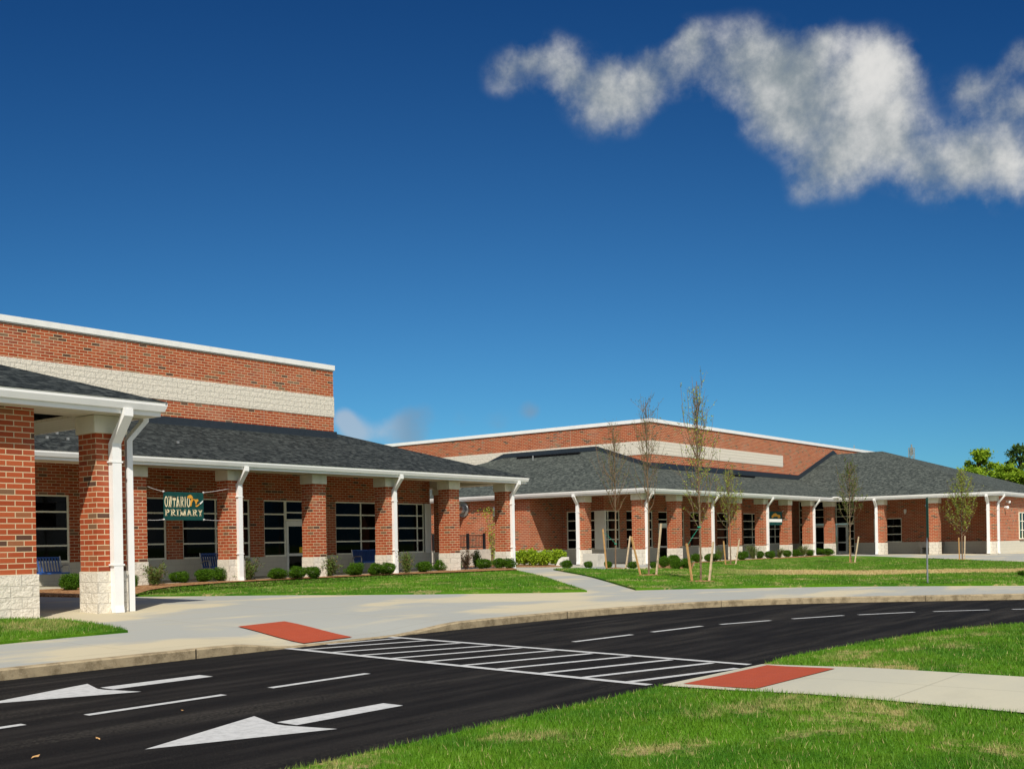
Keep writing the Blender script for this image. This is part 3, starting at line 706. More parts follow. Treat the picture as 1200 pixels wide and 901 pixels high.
# ---------------------------------------------------------------- entrance canopy at the far left
EC = empty('entrance_canopy', (9.5, 19, .25), 'nearest brick-columned canopy with shingled hip roof and white gutter at the left edge', 'canopy')
place_columns(EC, [(11.07, 18.93), (11.07, 22.60), (11.07, 26.27)], .05, ZS, ZC, ZE)
m = MB(ZS); m.box(7.9, 9.83, 18.85, 19.50, ZS, ZE + .01); pr = m.build('pier', BRICK, EC)
m = MB(ZS); m.box(7.87, 9.86, 18.82, 19.53, .05, ZS); m.build('base', SPLIT, pr)
cy0 = 18.33; cx1 = 12.27
gutter(EC, [(-2, cy0), (cx1, cy0), (cx1, 31.5)], zt=ZGT)
slab_roof(EC, [[(-2, cy0 + .03, rz), (cx1, cy0 + .03, rz), (cx1 - 7, cy0 + 7, rz + 7 * P), (-2, cy0 + 7, rz + 7 * P)],
               [(cx1 - .03, cy0, rz), (cx1 - .03, 29.27, rz), (cx1 - .03, 31.5, rz + .1), (cx1 - 7, 31.5, rz + 7 * P), (cx1 - 7, cy0 + 7, rz + 7 * P)]])
m = MB(); m.box(-2, cx1 - .18, cy0 + .18, 18.92, ZE + .005, ZE + .06); m.box(11.0, cx1 - .18, 18.92, 31, ZE + .007, ZE + .06); m.build('soffit', SOFFIT, EC)
m = MB(); m.box(-2, 11.02, 18.93, 19.54, ZE + .009, ZE + .30); m.box(-2, 11.03, 19.54, 31, ZE + .30, ZE + .34); m.build('ceiling', CAST, EC)
downspout(EC, 'y', 18.93, 11.42, cy0, ZGT - .17, .27, .19, .14)
downspout_side = MB()
x0, x1 = cx1 - .02, 11.77
def vseg(m, p, q, wx, wy):
    n = len(m.v)
    for c in (p, q):
        for i, j in ((-1,-1),(1,-1),(1,1),(-1,1)): m.v.append((c[0] + i * wx / 2, c[1] + j * wy / 2, c[2]))
    m.f += [tuple(n + i for i in q_) for q_ in ((0,1,2,3),(7,6,5,4),(0,4,5,1),(1,5,6,2),(2,6,7,3),(3,7,4,0))]
def side_spout(parent, xs, xw, y, zt, zb):
    m = MB(); vseg(m, (xs, y, zt), (xs, y, zt - .14), .12, .17); vseg(m, (xs, y, zt - .14), (xw, y, zt - .14 - abs(xs - xw) * 1.1), .12, .17); vseg(m, (xw, y, zt - .14 - abs(xs - xw) * 1.1), (xw, y, zb), .12, .17)
    return m.build('downspout', WHITE, parent, fixn=True)
side_spout(EC, cx1 - .1, 11.80, 19.03, ZGT - .17, .27)

# ---------------------------------------------------------------- right school building (with its east wing)
DZ = -.10
zs, zc, ze, zgt = ZS + DZ, ZC + DZ, ZE + DZ, ZGT + DZ; zr = zgt + .02
RB = empty('school_building', (49.1, 34.9, .1), 'farther red brick school wing at right with long white-guttered porch and grey-green hipped roofs', 'building', 'school wings')
WY2 = 34.9; WX2 = 52.3; WX3 = 79.3; h0 = 3.22
opsf = [(52.42,53.95,zs,h0),(54.66,57.69,zs,h0),(58.35,59.55,.12,h0),(59.55,61.61,zs,h0),(62.35,65.35,zs,h0),(66.05,69.2,zs,h0),(69.95,73.0,zs,h0),(73.65,76.45,zs,h0)]
m = MB(zs); wall_open(m, 'y', WY2, .3, WX2, WX3, zs, 4.5, [(a, b, max(c, zs), d) for a, b, c, d in opsf]); m.box(57.9, 100, WY2, WY2 + .3, 4.5, 6.18)
# porch return wall, left face wall, wing walls
wall_open(m, 'x', WX2, .3, WY2 + .3, 37.9, zs, 4.6, [(35.58, 37.62, zs, h0)])
m.box(49.1, 52.599, 37.9, 38.2, zs, 4.3); m.box(49.1, 49.4, 38.201, 56, zs, 4.25)
gl = (30.45, 34.85); WH = 2.72
wall_open(m, 'x', WX3, .3, 19.61, WY2, zs, 4.45, [(30.45, 34.84, zs, 4.2), (26.93, 28.98, zs, WH)])
m.box(75.53, 110, 19.3, 19.6, zs, 4.25)
m.build('wall', BRICK, RB)
m = MB(zs); wall_open(m, 'y', WY2 - .012, .3, WX2 - .012, WX3, -.1, zs, [(58.35, 59.55, .12, zs)])
m.box(WX2 - .012, WX2 + .29, WY2 + .289, 37.9, -.1, zs); m.box(49.088, 52.58, 37.888, 38.19, -.1, zs); m.box(49.088, 49.39, 38.191, 56, -.1, zs)
wall_open(m, 'x', WX3 - .012, .3, 19.61, WY2 - .013, -.1, zs, [(30.45, 34.85, -.1, zs)]); m.build('wall_base', CMU, RB)
m = MB(zs); m.box(75.53, 110, 19.288, 19.59, -.1, zs); m.build('wall_base', CMU, RB)
m = MB(zs); m.box(57.6, 100, WY2, 75, 6.181, 6.78); m.build('wall', BRICK, RB, label='brick band under the long pale stone stripe')
m = MB(zs); m.box(57.58, 76.7, WY2 - .02, 75, 6.781, 7.62); m.build('stone_band', SPLIT, RB)
m = MB(zs); m.box(57.6, 100, WY2, 75, 7.621, 8.76); m.box(76.701, 100, WY2, 75, 6.781, 7.62); m.build('upper_wall', BRICK, RB)
m = MB(); m.box(57.54, 100.05, WY2 - .06, 75, 8.761, 8.98); m.build('coping', WHITE, RB)
m = MB(zs); m.box(57.6, 57.9, WY2, 70, 4.0, 6.18); m.build('wall', BRICK, RB, label='brick wall side above the left roof slope')
m = MB(); m.box(66.0 - .012, 66.012, WY2 - .004, WY2 + .002, 7.63, 8.75); m.build('control_joint', MORT, RB)
for y in (41.0, 48.5, 58.0): m = MB(); m.box(57.596, 57.602, y - .012, y + .012, 7.63, 8.75); m.build('control_joint', MORT, RB)
for a0, a1, ml in ((52.42,53.95,[52.75,53.6]),(54.66,57.69,[56.2]),(59.55,61.61,[61.2]),(62.35,65.35,[63.85]),(66.05,69.2,[67.6]),(69.95,73.0,[71.51]),(73.65,76.45,[75.29])):
    window(RB, 'y', WY2, a0, a1, zs, h0, ml, 4)
window(RB, 'y', WY2, 58.35, 59.55, 2.42, h0, [], 2, [2.72]); door(RB, 'y', WY2, 58.37, 59.53, .12, 2.41, 1.0)
window(RB, 'x', WX2, 35.58, 37.62, zs, h0, [36.9], 4)
m = MB(); m.box(WX2 - .04, WX2 + .12, WY2 - .04, 35.58, zs - .01, h0); m.box(WX2 + .12, 52.42, WY2 - .04, WY2 + .1, zs - .01, h0); m.build('corner_panel', PANELM, RB)
window(RB, 'x', WX3, 26.93, 28.98, zs, WH, [], 3)
# tall entrance glazing in the corner of the wing
window(RB, 'x', WX3, 30.45, 34.84, 2.4, 4.2, [31.0, 31.87, 32.74, 33.6], 3, [2.95, 3.52], name='entrance_glazing')
window(RB, 'x', WX3, 33.6, 34.84, .14, 2.4, [34.25], 4); window(RB, 'x', WX3, 30.45, 31.0, .14, 2.4, [], 4)
for a in (31.02, 31.89, 32.76): door(RB, 'x', WX3, a, a + .83, .14, 2.38, 1.0)
# wing front window and its teal edge
wf = window(RB, 'y', 19.2, 80.72, 83.5, 1.05, 2.93, [81.6], 3); m = MB(); m.box(80.79, 80.86, 19.22, 19.29, 1.12, 2.86); m.build('frame_edge', GREENP, wf)
rcols = [(49.1 + 3.67 * i, 30.4) for i in range(8)] + [(49.1, 34.07), (74.9, 26.65), (74.9, 22.98), (74.9, 19.3)]
rcols = [c if c[0] < 74.7 or c[1] < 30 else (74.9, 30.4) for c in rcols]
place_columns(RB, rcols, -.05, zs, zc, ze)
ex, ey = 48.58, 29.87; wx, wy = 74.38, 18.78
gutter(RB, [(ex, 56), (ex, ey), (wx, ey), (wx, wy), (112, wy)][::1], zt=zgt)
U = 57.6
hz = lambda s: zr + s * P
slab_roof(RB, [
  # left slope up to the wall, with hip at the front and back
  [(ex + .03, ey, zr), (U, ey + (U - ex), hz(U - ex)), (U, 46.6, hz(U - ex)), (ex + .03, 55.6, zr)],
  # front slope
  [(ex, ey + .03, zr), (U, WY2, hz(WY2 - ey)), (U, ey + (U - ex), hz(U - ex))],
  [(ex, ey + .03, zr), (wx, ey + .03, zr), (wx + (WY2 - ey), WY2, hz(WY2 - ey)), (U, WY2, hz(WY2 - ey))],
  # wing: west slope, front hip, east slope
  [(wx, ey, zr), (wx + .03, wy, zr), (wx + 12, wy + 12, hz(12)), (wx + 12, WY2, hz(12)), (wx + (WY2 - ey), WY2, hz(WY2 - ey))],
  [(wx, wy + .03, zr), (wx + 24, wy + .03, zr), (wx + 12, wy + 12, hz(12))],
  [(wx + 24, wy, zr), (wx + 24, WY2, zr), (wx + 12, WY2, hz(12)), (wx + 12, wy + 12, hz(12))]], SHING2)
m = MB()      # flashings along the walls
def fl(m, a, b, n, h=.30, t=.07):
    a = Vector(a); b = Vector(b); n = Vector(n) * t
    m.prism([a, b, b + Vector((0, 0, h)), a + Vector((0, 0, h))], n)
fl(m, (U - .002, 46.6, hz(U - ex)), (U - .002, ey + U - ex, hz(U - ex)), (-1, 0, 0), .28); fl(m, (U - .002, ey + U - ex, hz(U - ex)), (U - .002, WY2, hz(WY2 - ey)), (-1, 0, 0), .28)
fl(m, (U - .002, 46.6, hz(U - ex)), (U - .002, 52, hz(U - ex) - 1.8), (-1, 0, 0), .28)
fl(m, (U - .07, WY2 - .002, hz(WY2 - ey)), (wx + 5.0, WY2 - .002, hz(WY2 - ey)), (0, -1, 0), .34)
fl(m, (wx + 5.0, WY2 - .002, hz(5.0)), (wx + 12, WY2 - .002, hz(12)), (0, -1, 0), .34); fl(m, (wx + 12, WY2 - .002, hz(12)), (wx + 13.2, WY2 - .002, hz(10.8)), (0, -1, 0), .34)
m.build('flashing', FLASH, RB, fixn=True)
m = MB(); m.bar((U - .55, 39.9, hz(U - ex - .5) + .04), (U - .55, 45.0, hz(U - ex - .5) + .04), .22, .10); m.build('roof_vent', SLOT, RB)
m = MB(); m.bar((67.2, WY2 - .55, hz(WY2 - ey - .55) + .04), (70.6, WY2 - .55, hz(WY2 - ey - .55) + .04), .22, .10); m.build('roof_vent', SLOT, RB)
m = MB(); m.tube([(U - 1.2, 43.2, hz(U - ex - 1.2) - .05), (U - 1.2, 43.2, hz(U - ex - 1.2) + .28)], .05, 8); m.build('vent_pipe', GALV, RB)
m = MB(); m.box(wx - .45, wx + .25, ey - .25, ey + .35, zgt - .02, zgt + .06); m.build('valley_cap', WHITE, RB)
m = MB(); m.box(ex + .18, wx + .18, ey + .18, 30.39, ze + .005, ze + .06); m.box(ex + .18, 49.09, 30.39, 56, ze + .005, ze + .06); m.box(wx + .18, 74.89, wy + .18, 30.39, ze + .006, ze + .06); m.box(74.89, 110, wy + .18, 19.29, ze + .005, ze + .06); m.build('soffit', SOFFIT, RB)
m = MB(); m.box(49.1, 75.5, 30.39, 31.01, ze + .008, ze + .32); m.box(49.1, 49.71, 31.01, 38, ze + .008, ze + .32); m.box(74.9, 75.51, 19.3, 30.39, ze + .008, ze + .32); m.box(50.6, 79.3, 31.9, WY2, 4.60, 4.64); m.box(76.4, 79.3, 20.6, 31.9, 4.60, 4.64); m.build('porch_beam', CAST, RB)
for a in (49.1 + 3.67 * 0, 49.1 + 3.67 * 2, 49.1 + 3.67 * 4, 49.1 + 3.67 * 6): downspout(RB, 'y', 30.4, a + (.45 if a > 50 else .40), ey, zgt - .17, .17)
def downspout_x(parent, y, zb): return downspout(parent, 'x', 49.1 if parent is None else 0, y, 0, 0, 0)
downspout(RB, 'x', 49.1, 34.5, ex, zgt - .17, .17); downspout(RB, 'x', 74.9, 27.15, wx, zgt - .17, .17); downspout(RB, 'x', 74.9, 19.75, wx, zgt - .17, .17)
downspout(RB, 'y', 19.3, 75.25, wy, zgt - .17, .17)

# ---------------------------------------------------------------- things on and around the walls
# wall spheres (camera domes) by the right edge
for i, (x, y_) in enumerate(((1181,587.5),(1179,594))):
    p = on_y(x, 19.2, y_); t = empty('dome_camera', (p.x, 19.3, p.z), ['upper white dome camera on the brick wall at far right', 'lower white dome camera just beneath another one at far right'][i], 'camera', 'white dome cameras on the far right wall')
    b = MB(); b.box(p.x - .07, p.x + .07, 19.18, 19.3, p.z - .05, p.z + .06); b.build('bracket', WHITE, t)
    s = MB(); s.tube([(p.x, 19.13, p.z - .14), (p.x, 19.13, p.z - .1), (p.x, 19.13, p.z), (p.x, 19.13, p.z + .06)], [.04, .10, .12, .08], 12); s.build('dome', WHITE, t, smooth=True)
# aluminium exhaust elbow on the left-facing wall
p = on_x(543, 49.1, 597)
t = empty('exhaust_vent', (49.1, p.y, p.z), 'shiny aluminium exhaust elbow sticking out of the brick wall between the wings', 'vent')
m = MB(); pts = [(49.15, p.y, p.z)] + [(48.55 - .45 * math.sin(a), p.y, p.z - .45 + .45 * math.cos(a)) for a in [i * PI / 2 / 6 for i in range(7)]]
m.tube(pts, .30, 16); m.build('elbow', CHROME, t, smooth=True)
m = MB(); m.tube([(49.10, p.y, p.z), (49.02, p.y, p.z)], .46, 16); m.build('collar', GALV, t)
m = MB(); m.tube([(48.1, p.y, p.z - .40), (48.1, p.y, p.z - .52)], .41, 16); m.build('hood', CHROME, t)
# small grey wall box beside the column
p = on_x(582, 49.1, 599); m = MB(); m.box(48.9, 49.1, p.y - .12, p.y + .12, p.z - .3, p.z + .25); m.box(48.86, 48.9, p.y - .08, p.y + .08, p.z - .1, p.z + .2)
tag(m.build('meter_box', GALV), 'small grey utility box on the sunlit brick wall between the wings', 'utility box')
# porch lights on wing wall
p = on_x(1061, WX3, 598.5); m = MB(); m.box(WX3 - .12, WX3, p.y - .08, p.y + .08, p.z - .12, p.z + .12); m.tube([(WX3 - .1, p.y, p.z - .22), (WX3 - .1, p.y, p.z - .12)], .06, 8)
tag(m.build('wall_light', WHITE), 'small pale wall light on the shaded brick of the right wing', 'light')
# railing on low wall between the buildings
p0 = on_y(508, 40, 640); p1 = on_y(573, 40, 640)
m = MB(); m.box(p0.x, p1.x, 39.85, 40.15, .1, 1.08); rw = m.build('retaining_wall', CONCW, bevel=.01); tag(rw, 'low pale concrete wall carrying the black railing between the wings', 'wall')
t = empty('railing', (p0.x, 40, 1.08), 'black metal railing on the low concrete wall in the courtyard gap', 'railing')
m = MB(); m.bar((p0.x, 40, 1.88), (p1.x - .4, 40, 1.88), .05, .05); m.bar((p0.x, 40, 1.22), (p1.x - .4, 40, 1.22), .05, .05); m.build('rail', BLACKM, t)
m = MB(); x = p0.x
while x < p1.x - .4: m.box(x - .01, x + .01, 39.99, 40.01, 1.22, 1.88); x += .13
m.build('balusters', BLACKM, t)
for x in (p0.x, on_y(548, 40).x, p1.x - .42):
    m = MB(); m.box(x - .06, x + .06, 39.94, 40.06, 1.08, 2.0); m.build('post', BLACKM, t)
# stair handrail near the corner
a = on_y(503, 37.5, 640); b = on_y(517, 37.5, 640)
t = empty('handrail', (a.x, 37.5, .3), 'black stepped handrail just right of the nearer wing’s corner window', 'handrail')
m = MB(); m.bar((a.x, 37.5, 2.05), (b.x, 37.5, 1.60), .05, .05); m.bar((a.x, 37.5, 1.75), (b.x, 37.5, 1.70), .04, .04); m.bar((a.x, 37.5, .45), (b.x, 37.5, .45), .04, .04); m.build('rail', BLACKM, t)
m = MB(); n = 7
for i in range(n): x = a.x + (b.x - a.x) * i / (n - 1); m.box(x - .013, x + .013, 37.49, 37.51, .3, 2.05 - .45 * i / (n - 1))
m.build('balusters', BLACKM, t)
# concrete cheek wall by the farther porch
p = on_y(700, 31.8, 660); m = MB(); m.prism([(p.x - .45, 31.5, .1), (p.x + .5, 31.5, .1), (p.x + .25, 31.5, .78), (p.x - .45, 31.5, .80)], (0, .9, 0))
tag(m.build('cheek_wall', CONCW, fixn=True, bevel=.02), 'short sloping pale concrete cheek wall under the white corner panel window', 'low wall')
p = on_y(661, 34.0, 662); m = MB(); m.prism([(p.x - .25, 33.9, .12), (p.x + .35, 33.9, .12), (p.x + .35, 33.9, .62), (p.x + .05, 33.9, .5)], (0, .5, 0))
tag(m.build('cheek_wall', CONCW, fixn=True, bevel=.02), 'small wedge of pale concrete beside the lime shrubs', 'low wall')
# concrete bench in the wing porch
p = on_x(1087, WX3 - .7, 640); t = empty('concrete_bench', (WX3 - .5, p.y, .15), 'plain concrete bench in the shade of the right wing porch', 'bench')
m = MB(); m.box(WX3 - .75, WX3 - .1, p.y - 1.0, p.y + .6, .55, .95); m.build('seat', CONCW, t, bevel=.01)
for y in (p.y - .9, p.y + .38): m = MB(); m.box(WX3 - .7, WX3 - .15, y, y + .14, .14, .55); m.build('leg', CONCW, t)

# ---------------------------------------------------------------- blue benches
def bench(loc):
    t = empty('blue_bench', loc); W2 = 1.75; l = Vector(loc)
    b = MB(); n = 18
    for i in range(n):
        x = .04 + (W2 - .08) * i / (n - 1); b.bar((x, .52, .42), (x, .66, .93), .088, .012)
    b.bar((0, .655, .93), (W2, .655, .93), .05, .04); b.bar((0, .53, .46), (W2, .53, .46), .04, .04)
    b.build('backrest', BLUE, t, loc=(0, 0, 0))
    s = MB()
    for i in range(n):
        x = .04 + (W2 - .08) * i / (n - 1); s.bar((x, .0, .44), (x, .52, .42), .055, .012)
    s.bar((0, 0, .43), (W2, 0, .43), .04, .05); s.build('seat', BLUE, t, loc=(0, 0, 0))
    for x in (-.03, W2 + .03):
        a = MB(); a.tube([(x, .08, 0), (x, .06, .62), (x, .10, .68), (x, .45, .68), (x, .50, .62), (x, .62, .60)], .022, 8); a.tube([(x, .66, .96), (x, .52, .40), (x, .58, 0)], .022, 8)
        a.build('arm_frame', GALV, t, loc=(0, 0, 0))
    return t
b1 = bench((on_y(72, 33.4, 665).x - 1.75, 32.9, .31)); tag(b1, 'blue slatted bench under the window seen between the two nearest brick piers', 'bench', 'blue benches along the porch wall')
for x, lab in ((23.70, 'blue bench half hidden behind the column right of the green banner'), (31.20, 'blue bench under the window to the right of the glass door')):
    b2 = copy_tree(b1); b2.location = (x, 32.9, .31); tag(b2, lab, 'bench', 'blue benches along the porch wall')

# ---------------------------------------------------------------- banners
def letters(mb, text, x0, z0, w_, h_, y, sw, thin, gapf=.18):
    """serif capitals drawn as flat strokes on a y-plane"""
    def V(xa, xb, za, zb): mb.box(x0_ + xa, x0_ + xb, y - .006, y, z0 + za, z0 + zb)
    def Dg(xa, za, xb, zb, wd): 
        mb.prism([(x0_ + xa - wd / 2, y - .006, z0 + za), (x0_ + xa + wd / 2, y - .006, z0 + za), (x0_ + xb + wd / 2, y - .006, z0 + zb), (x0_ + xb - wd / 2, y - .006, z0 + zb)], (0, .006, 0))
    def arc(cx, cz, rx, rz_, a0, a1, wx, wz, n=12):
        for i in range(n):
            a, b = a0 + (a1 - a0) * i / n, a0 + (a1 - a0) * (i + 1) / n
            o = lambda t, k: (x0_ + cx + (rx - k * wx) * math.cos(t), y - .006, z0 + cz + (rz_ - k * wz) * math.sin(t))
            mb.prism([o(a, 0), o(b, 0), o(b, 1), o(a, 1)], (0, .006, 0))
    wt = {'I': .55, 'M': 1.35, 'O': 1.05}; tot = sum(wt.get(c, 1) for c in text) + gapf * (len(text) - 1); unit = w_ / tot; cur = x0
    H_ = h_; s = thin
    for c in text:
        x0_ = cur; W_ = wt.get(c, 1) * unit; sr = sw * .55
        def foot(x, top=True, bot=True):
            if bot: V(x - sw * .9, x + sw * .9, 0, s)
            if top: V(x - sw * .9, x + sw * .9, H_ - s, H_)
        if c == 'I': V(W_ / 2 - sw / 2, W_ / 2 + sw / 2, 0, H_); foot(W_ / 2)
        elif c == 'O': arc(W_ / 2, H_ / 2, W_ / 2, H_ / 2, 0, 2 * PI, sw, s, 20)
        elif c == 'N': V(sw * .5, sw * .5 + s, 0, H_); V(W_ - sw * .5 - s, W_ - sw * .5, 0, H_); Dg(W_ - sw * .7, 0, sw * .7, H_, sw); foot(sw * .6); foot(W_ - sw * .6, True, False)
        elif c == 'T': V(W_ / 2 - sw / 2, W_ / 2 + sw / 2, 0, H_); V(0, W_, H_ - s * 1.2, H_); V(0, s, H_ - s * 3, H_); V(W_ - s, W_, H_ - s * 3, H_); foot(W_ / 2, False)
        elif c == 'A': Dg(sw * .4, 0, W_ / 2, H_, s * 1.3); Dg(W_ - sw * .6, 0, W_ / 2, H_, sw); V(W_ * .25, W_ * .75, H_ * .30, H_ * .30 + s); V(0, sw, 0, s); V(W_ - sw * 1.3, W_ + sw * .1, 0, s)
        elif c in 'RP':
            V(sw * .4, sw * 1.4, 0, H_); foot(sw * .9); V(sw * .9, W_ * .55, H_ - s, H_); V(sw * .9, W_ * .55, H_ * .46, H_ * .46 + s)
            arc(W_ * .52, H_ * .735, W_ * .42, H_ * .265, -PI / 2, PI / 2, sw, s, 10)
            if c == 'R': Dg(W_ - sw * .4, 0, W_ * .5, H_ * .48, sw); V(W_ - sw, W_ + sw * .3, 0, s)
        elif c == 'M': V(sw * .5, sw * .5 + s, 0, H_); V(W_ - sw * 1.4, W_ - sw * .4, 0, H_); Dg(W_ / 2, 0, sw * .6, H_, sw); Dg(W_ / 2, 0, W_ - sw * .9, H_, s); foot(sw * .6); foot(W_ - sw * .9)
        elif c == 'Y': V(W_ / 2 - sw / 2, W_ / 2 + sw / 2, 0, H_ * .5); Dg(W_ / 2, H_ * .45, sw * .5, H_, sw); Dg(W_ / 2, H_ * .45, W_ - sw * .5, H_, s * 1.2); foot(W_ / 2, False); V(0, sw * 1.3, H_ - s, H_); V(W_ - sw * 1.2, W_, H_ - s, H_)
        cur += W_ + gapf * unit
def rag(mb, pts, y):
    mb.prism([(x, y - .006, z) for x, z in pts], (0, .006, 0))
YB = 29.74
a = on_y(191.7, YB, 592); b = on_y(238.5, YB, 592); ztop = on_y(192, YB, 575.8).z; zbot = on_y(192, YB, 609.3).z
BW, BH = b.x - a.x, ztop - zbot
t = empty('school_banner', (a.x, YB, zbot), 'dark green banner reading ONTARIO PRIMARY roped between two porch columns', 'banner')
m = MB(); m.box(a.x, b.x, YB, YB + .012, zbot, ztop); m.build('cloth', BANNER, t)
m = MB(); letters(m, 'ONTARIO', a.x + BW * .025, zbot + BH * .46, BW * .63, BH * .38, YB, BW * .0165, BH * .045, .26); m.build('lettering', LETTER, t, fixn=True)
m = MB(); letters(m, 'PRIMARY', a.x + BW * .035, zbot + BH * .15, BW * .93, BH * .235, YB, BW * .0235, BH * .042, .30); m.build('lettering', LETTER, t, fixn=True)
fx = lambda p, q: (a.x + BW * p, zbot + BH * (1 - q))
m = MB(); rag(m, [fx(.575,.18),fx(.60,.13),fx(.66,.09),fx(.70,.12),fx(.73,.20),fx(.70,.23),fx(.62,.22)], YB - .008)
rag(m, [fx(.70,.22),fx(.66,.30),fx(.65,.50),fx(.68,.50),fx(.70,.36),fx(.74,.27)], YB - .008)
rag(m, [fx(.72,.22),fx(.78,.25),fx(.85,.24),fx(.87,.30),fx(.83,.34),fx(.82,.42),fx(.79,.42),fx(.78,.33)], YB - .008)
rag(m, [fx(.78,.47),fx(.84,.45),fx(.89,.40),fx(.90,.43),fx(.84,.51),fx(.80,.52)], YB - .008); m.build('emblem', GOLD, t, fixn=True)
m = MB(); rag(m, [fx(.89,.39),fx(.93,.34),fx(.985,.28),fx(.97,.35),fx(.91,.43)], YB - .012); m.build('emblem_tip', LETW, t, fixn=True)
for (p, q) in (((a.x, ztop), (19.11, ztop + .14)), ((a.x, zbot + .02), (19.11, zbot + .0)), ((b.x, ztop), (22.17, ztop + .16)), ((b.x, zbot + .02), (22.17, zbot - .0))):
    m = MB(); n = 8; pts = [(p[0] + (q[0] - p[0]) * i / n, YB, p[1] + (q[1] - p[1]) * i / n - .012 * math.sin(PI * i / n)) for i in range(n + 1)]
    m.tube(pts, .008, 6); m.tube([(p[0] - .02, YB, p[1]), (p[0] + .02, YB, p[1])], .03, 8); m.build('rope', ROPE, t)
YB2 = 30.7
a = on_y(897, YB2, 605); b = on_y(916.5, YB2, 605); zt2 = on_y(908, YB2, 599.2).z; zb2 = on_y(908, YB2, 615).z; W3, H3 = b.x - a.x, zt2 - zb2
t = empty('porch_banner', (a.x, YB2, zb2), 'small teal banner with pale middle stripe half hidden by a downspout', 'banner')
m = MB(); m.box(a.x, b.x, YB2, YB2 + .012, zb2, zt2); m.build('cloth', BANNER, t)
m = MB(); m.box(a.x + .02, b.x - .02, YB2 - .006, YB2 - .001, zb2 + H3 * .22, zb2 + H3 * .45); m.build('stripe', LETW, t)
m = MB(); fx = lambda p, q: (a.x + W3 * p, zb2 + H3 * (1 - q)); rag(m, [fx(.35,.35),fx(.5,.15),(fx(.62,.12)),fx(.7,.22),fx(.86,.26),fx(.9,.42),fx(.78,.5),fx(.7,.36),fx(.5,.38),fx(.4,.5)], YB2); m.build('emblem', GOLD, t, fixn=True)
for q in ((a.x, 67.5 - 3.06), (b.x, 67.45)):
    m = MB(); m.tube([(q[0], YB2, zt2 - .02), (q[1], YB2, zt2 + .1)], .012, 6); m.build('rope', ROPE, t)

# ---------------------------------------------------------------- foliage
def leafmesh(name, P_, size, mat, up_bias=.3, aspect=.55, nrm=None):
    """two-triangle leaves at points P_ (n,3) with jittered size and a per-leaf random attribute"""
    n = len(P_); P_ = np.asarray(P_, float)
    sz = size * rng.uniform(.6, 1.3, n)[:, None]
    d = rng.normal(size=(n, 3)); 
    if nrm is not None: d = d * .8 + nrm
    d /= np.linalg.norm(d, axis=1)[:, None]
    e = rng.normal(size=(n, 3)); e[:, 2] += up_bias; e -= (e * d).sum(1)[:, None] * d; e /= np.linalg.norm(e, axis=1)[:, None]
    f = np.cross(d, e)
    V = np.stack([P_ - e * sz, P_ + f * sz * aspect, P_ + e * sz, P_ - f * sz * aspect], 1).reshape(-1, 3)
    me = bpy.data.meshes.new(name); me.vertices.add(n * 4); me.vertices.foreach_set('co', V.ravel())
    me.loops.add(n * 4); me.loops.foreach_set('vertex_index', np.arange(n * 4)); me.polygons.add(n)
    me.polygons.foreach_set('loop_start', np.arange(n) * 4); me.polygons.foreach_set('loop_total', np.full(n, 4)); me.update(calc_edges=True)
    at = me.attributes.new('rnd', 'FLOAT', 'FACE'); at.data.foreach_set('value', rng.uniform(0, 1, n).astype(np.float32))
    me.materials.append(mat); return me
def mobj(name, me, parent=None, loc=(0, 0, 0)):
    o = bpy.data.objects.new(name, me); col.objects.link(o); o.parent = parent; o.location = loc; return o
def crown_points(n, rx, ry, rz_, lump=.25, shell=.6, seed=0):
    r = np.random.default_rng(seed); d = r.normal(size=(n, 3)); d /= np.linalg.norm(d, axis=1)[:, None]
    nb = 14; bd = r.normal(size=(nb, 3)); bd /= np.linalg.norm(bd, axis=1)[:, None]; ba = r.uniform(-1, 1, nb)
    k = 1 + lump * (np.exp(-((d[:, None, :] - bd[None]) ** 2).sum(2) / .18) * ba).sum(1)
    rad = (shell + (1 - shell) * r.uniform(0, 1, n)) ** .7 * k
    return d * rad[:, None] * np.array([rx, ry, rz_]), d
def boxwood_mesh(seed):
    P_, d = crown_points(5200, .5, .5, .42, .6, .42, seed); P_ = P_ + rng.normal(0, .018, P_.shape); P_[:, 2] += .40; P_ = P_[P_[:, 2] > .0]; d = d[:len(P_)]
    return leafmesh('boxwood_shrub', P_, .034, L_BOX, nrm=None)
BOX = [boxwood_mesh(i) for i in range(4)]
def spindly_mesh(seed, mat, dens=420, leaf=.03):
    dens = int(dens * 3.2)
    r = random.Random(seed); pts = []
    st = MB()
    for i in range(16):
        a = r.uniform(0, 2 * PI); sp_ = r.uniform(.1, .55); h = r.uniform(.6, 1.05)
        p = [(0, 0, 0), (math.cos(a) * sp_ * .4, math.sin(a) * sp_ * .4, h * .5), (math.cos(a) * sp_, math.sin(a) * sp_, h)]
        st.tube(p, [.010, .007, .003], 4, False)
        for _ in range(dens // 16):
            s = r.uniform(.25, 1.05); q = Vector(p[1]).lerp(Vector(p[2]), max(0, s * 2 - 1)) if s > .5 else Vector(p[0]).lerp(Vector(p[1]), s * 2)
            pts.append((q.x + r.gauss(0, .08), q.y + r.gauss(0, .08), q.z - .05 + r.gauss(0, .07)))
    return leafmesh('sparse_shrub', pts, leaf, mat), st
def ground_at(x, y): 
    p = G(x, y); return Vector((p[0], p[1], zfar(*p) + .03))
def pxscale(p): return FX / (S1 * p.x + S0 * p.y)       # pixels per metre
SHR = 'clipped round shrubs in the mulch beds'
nb = [0]
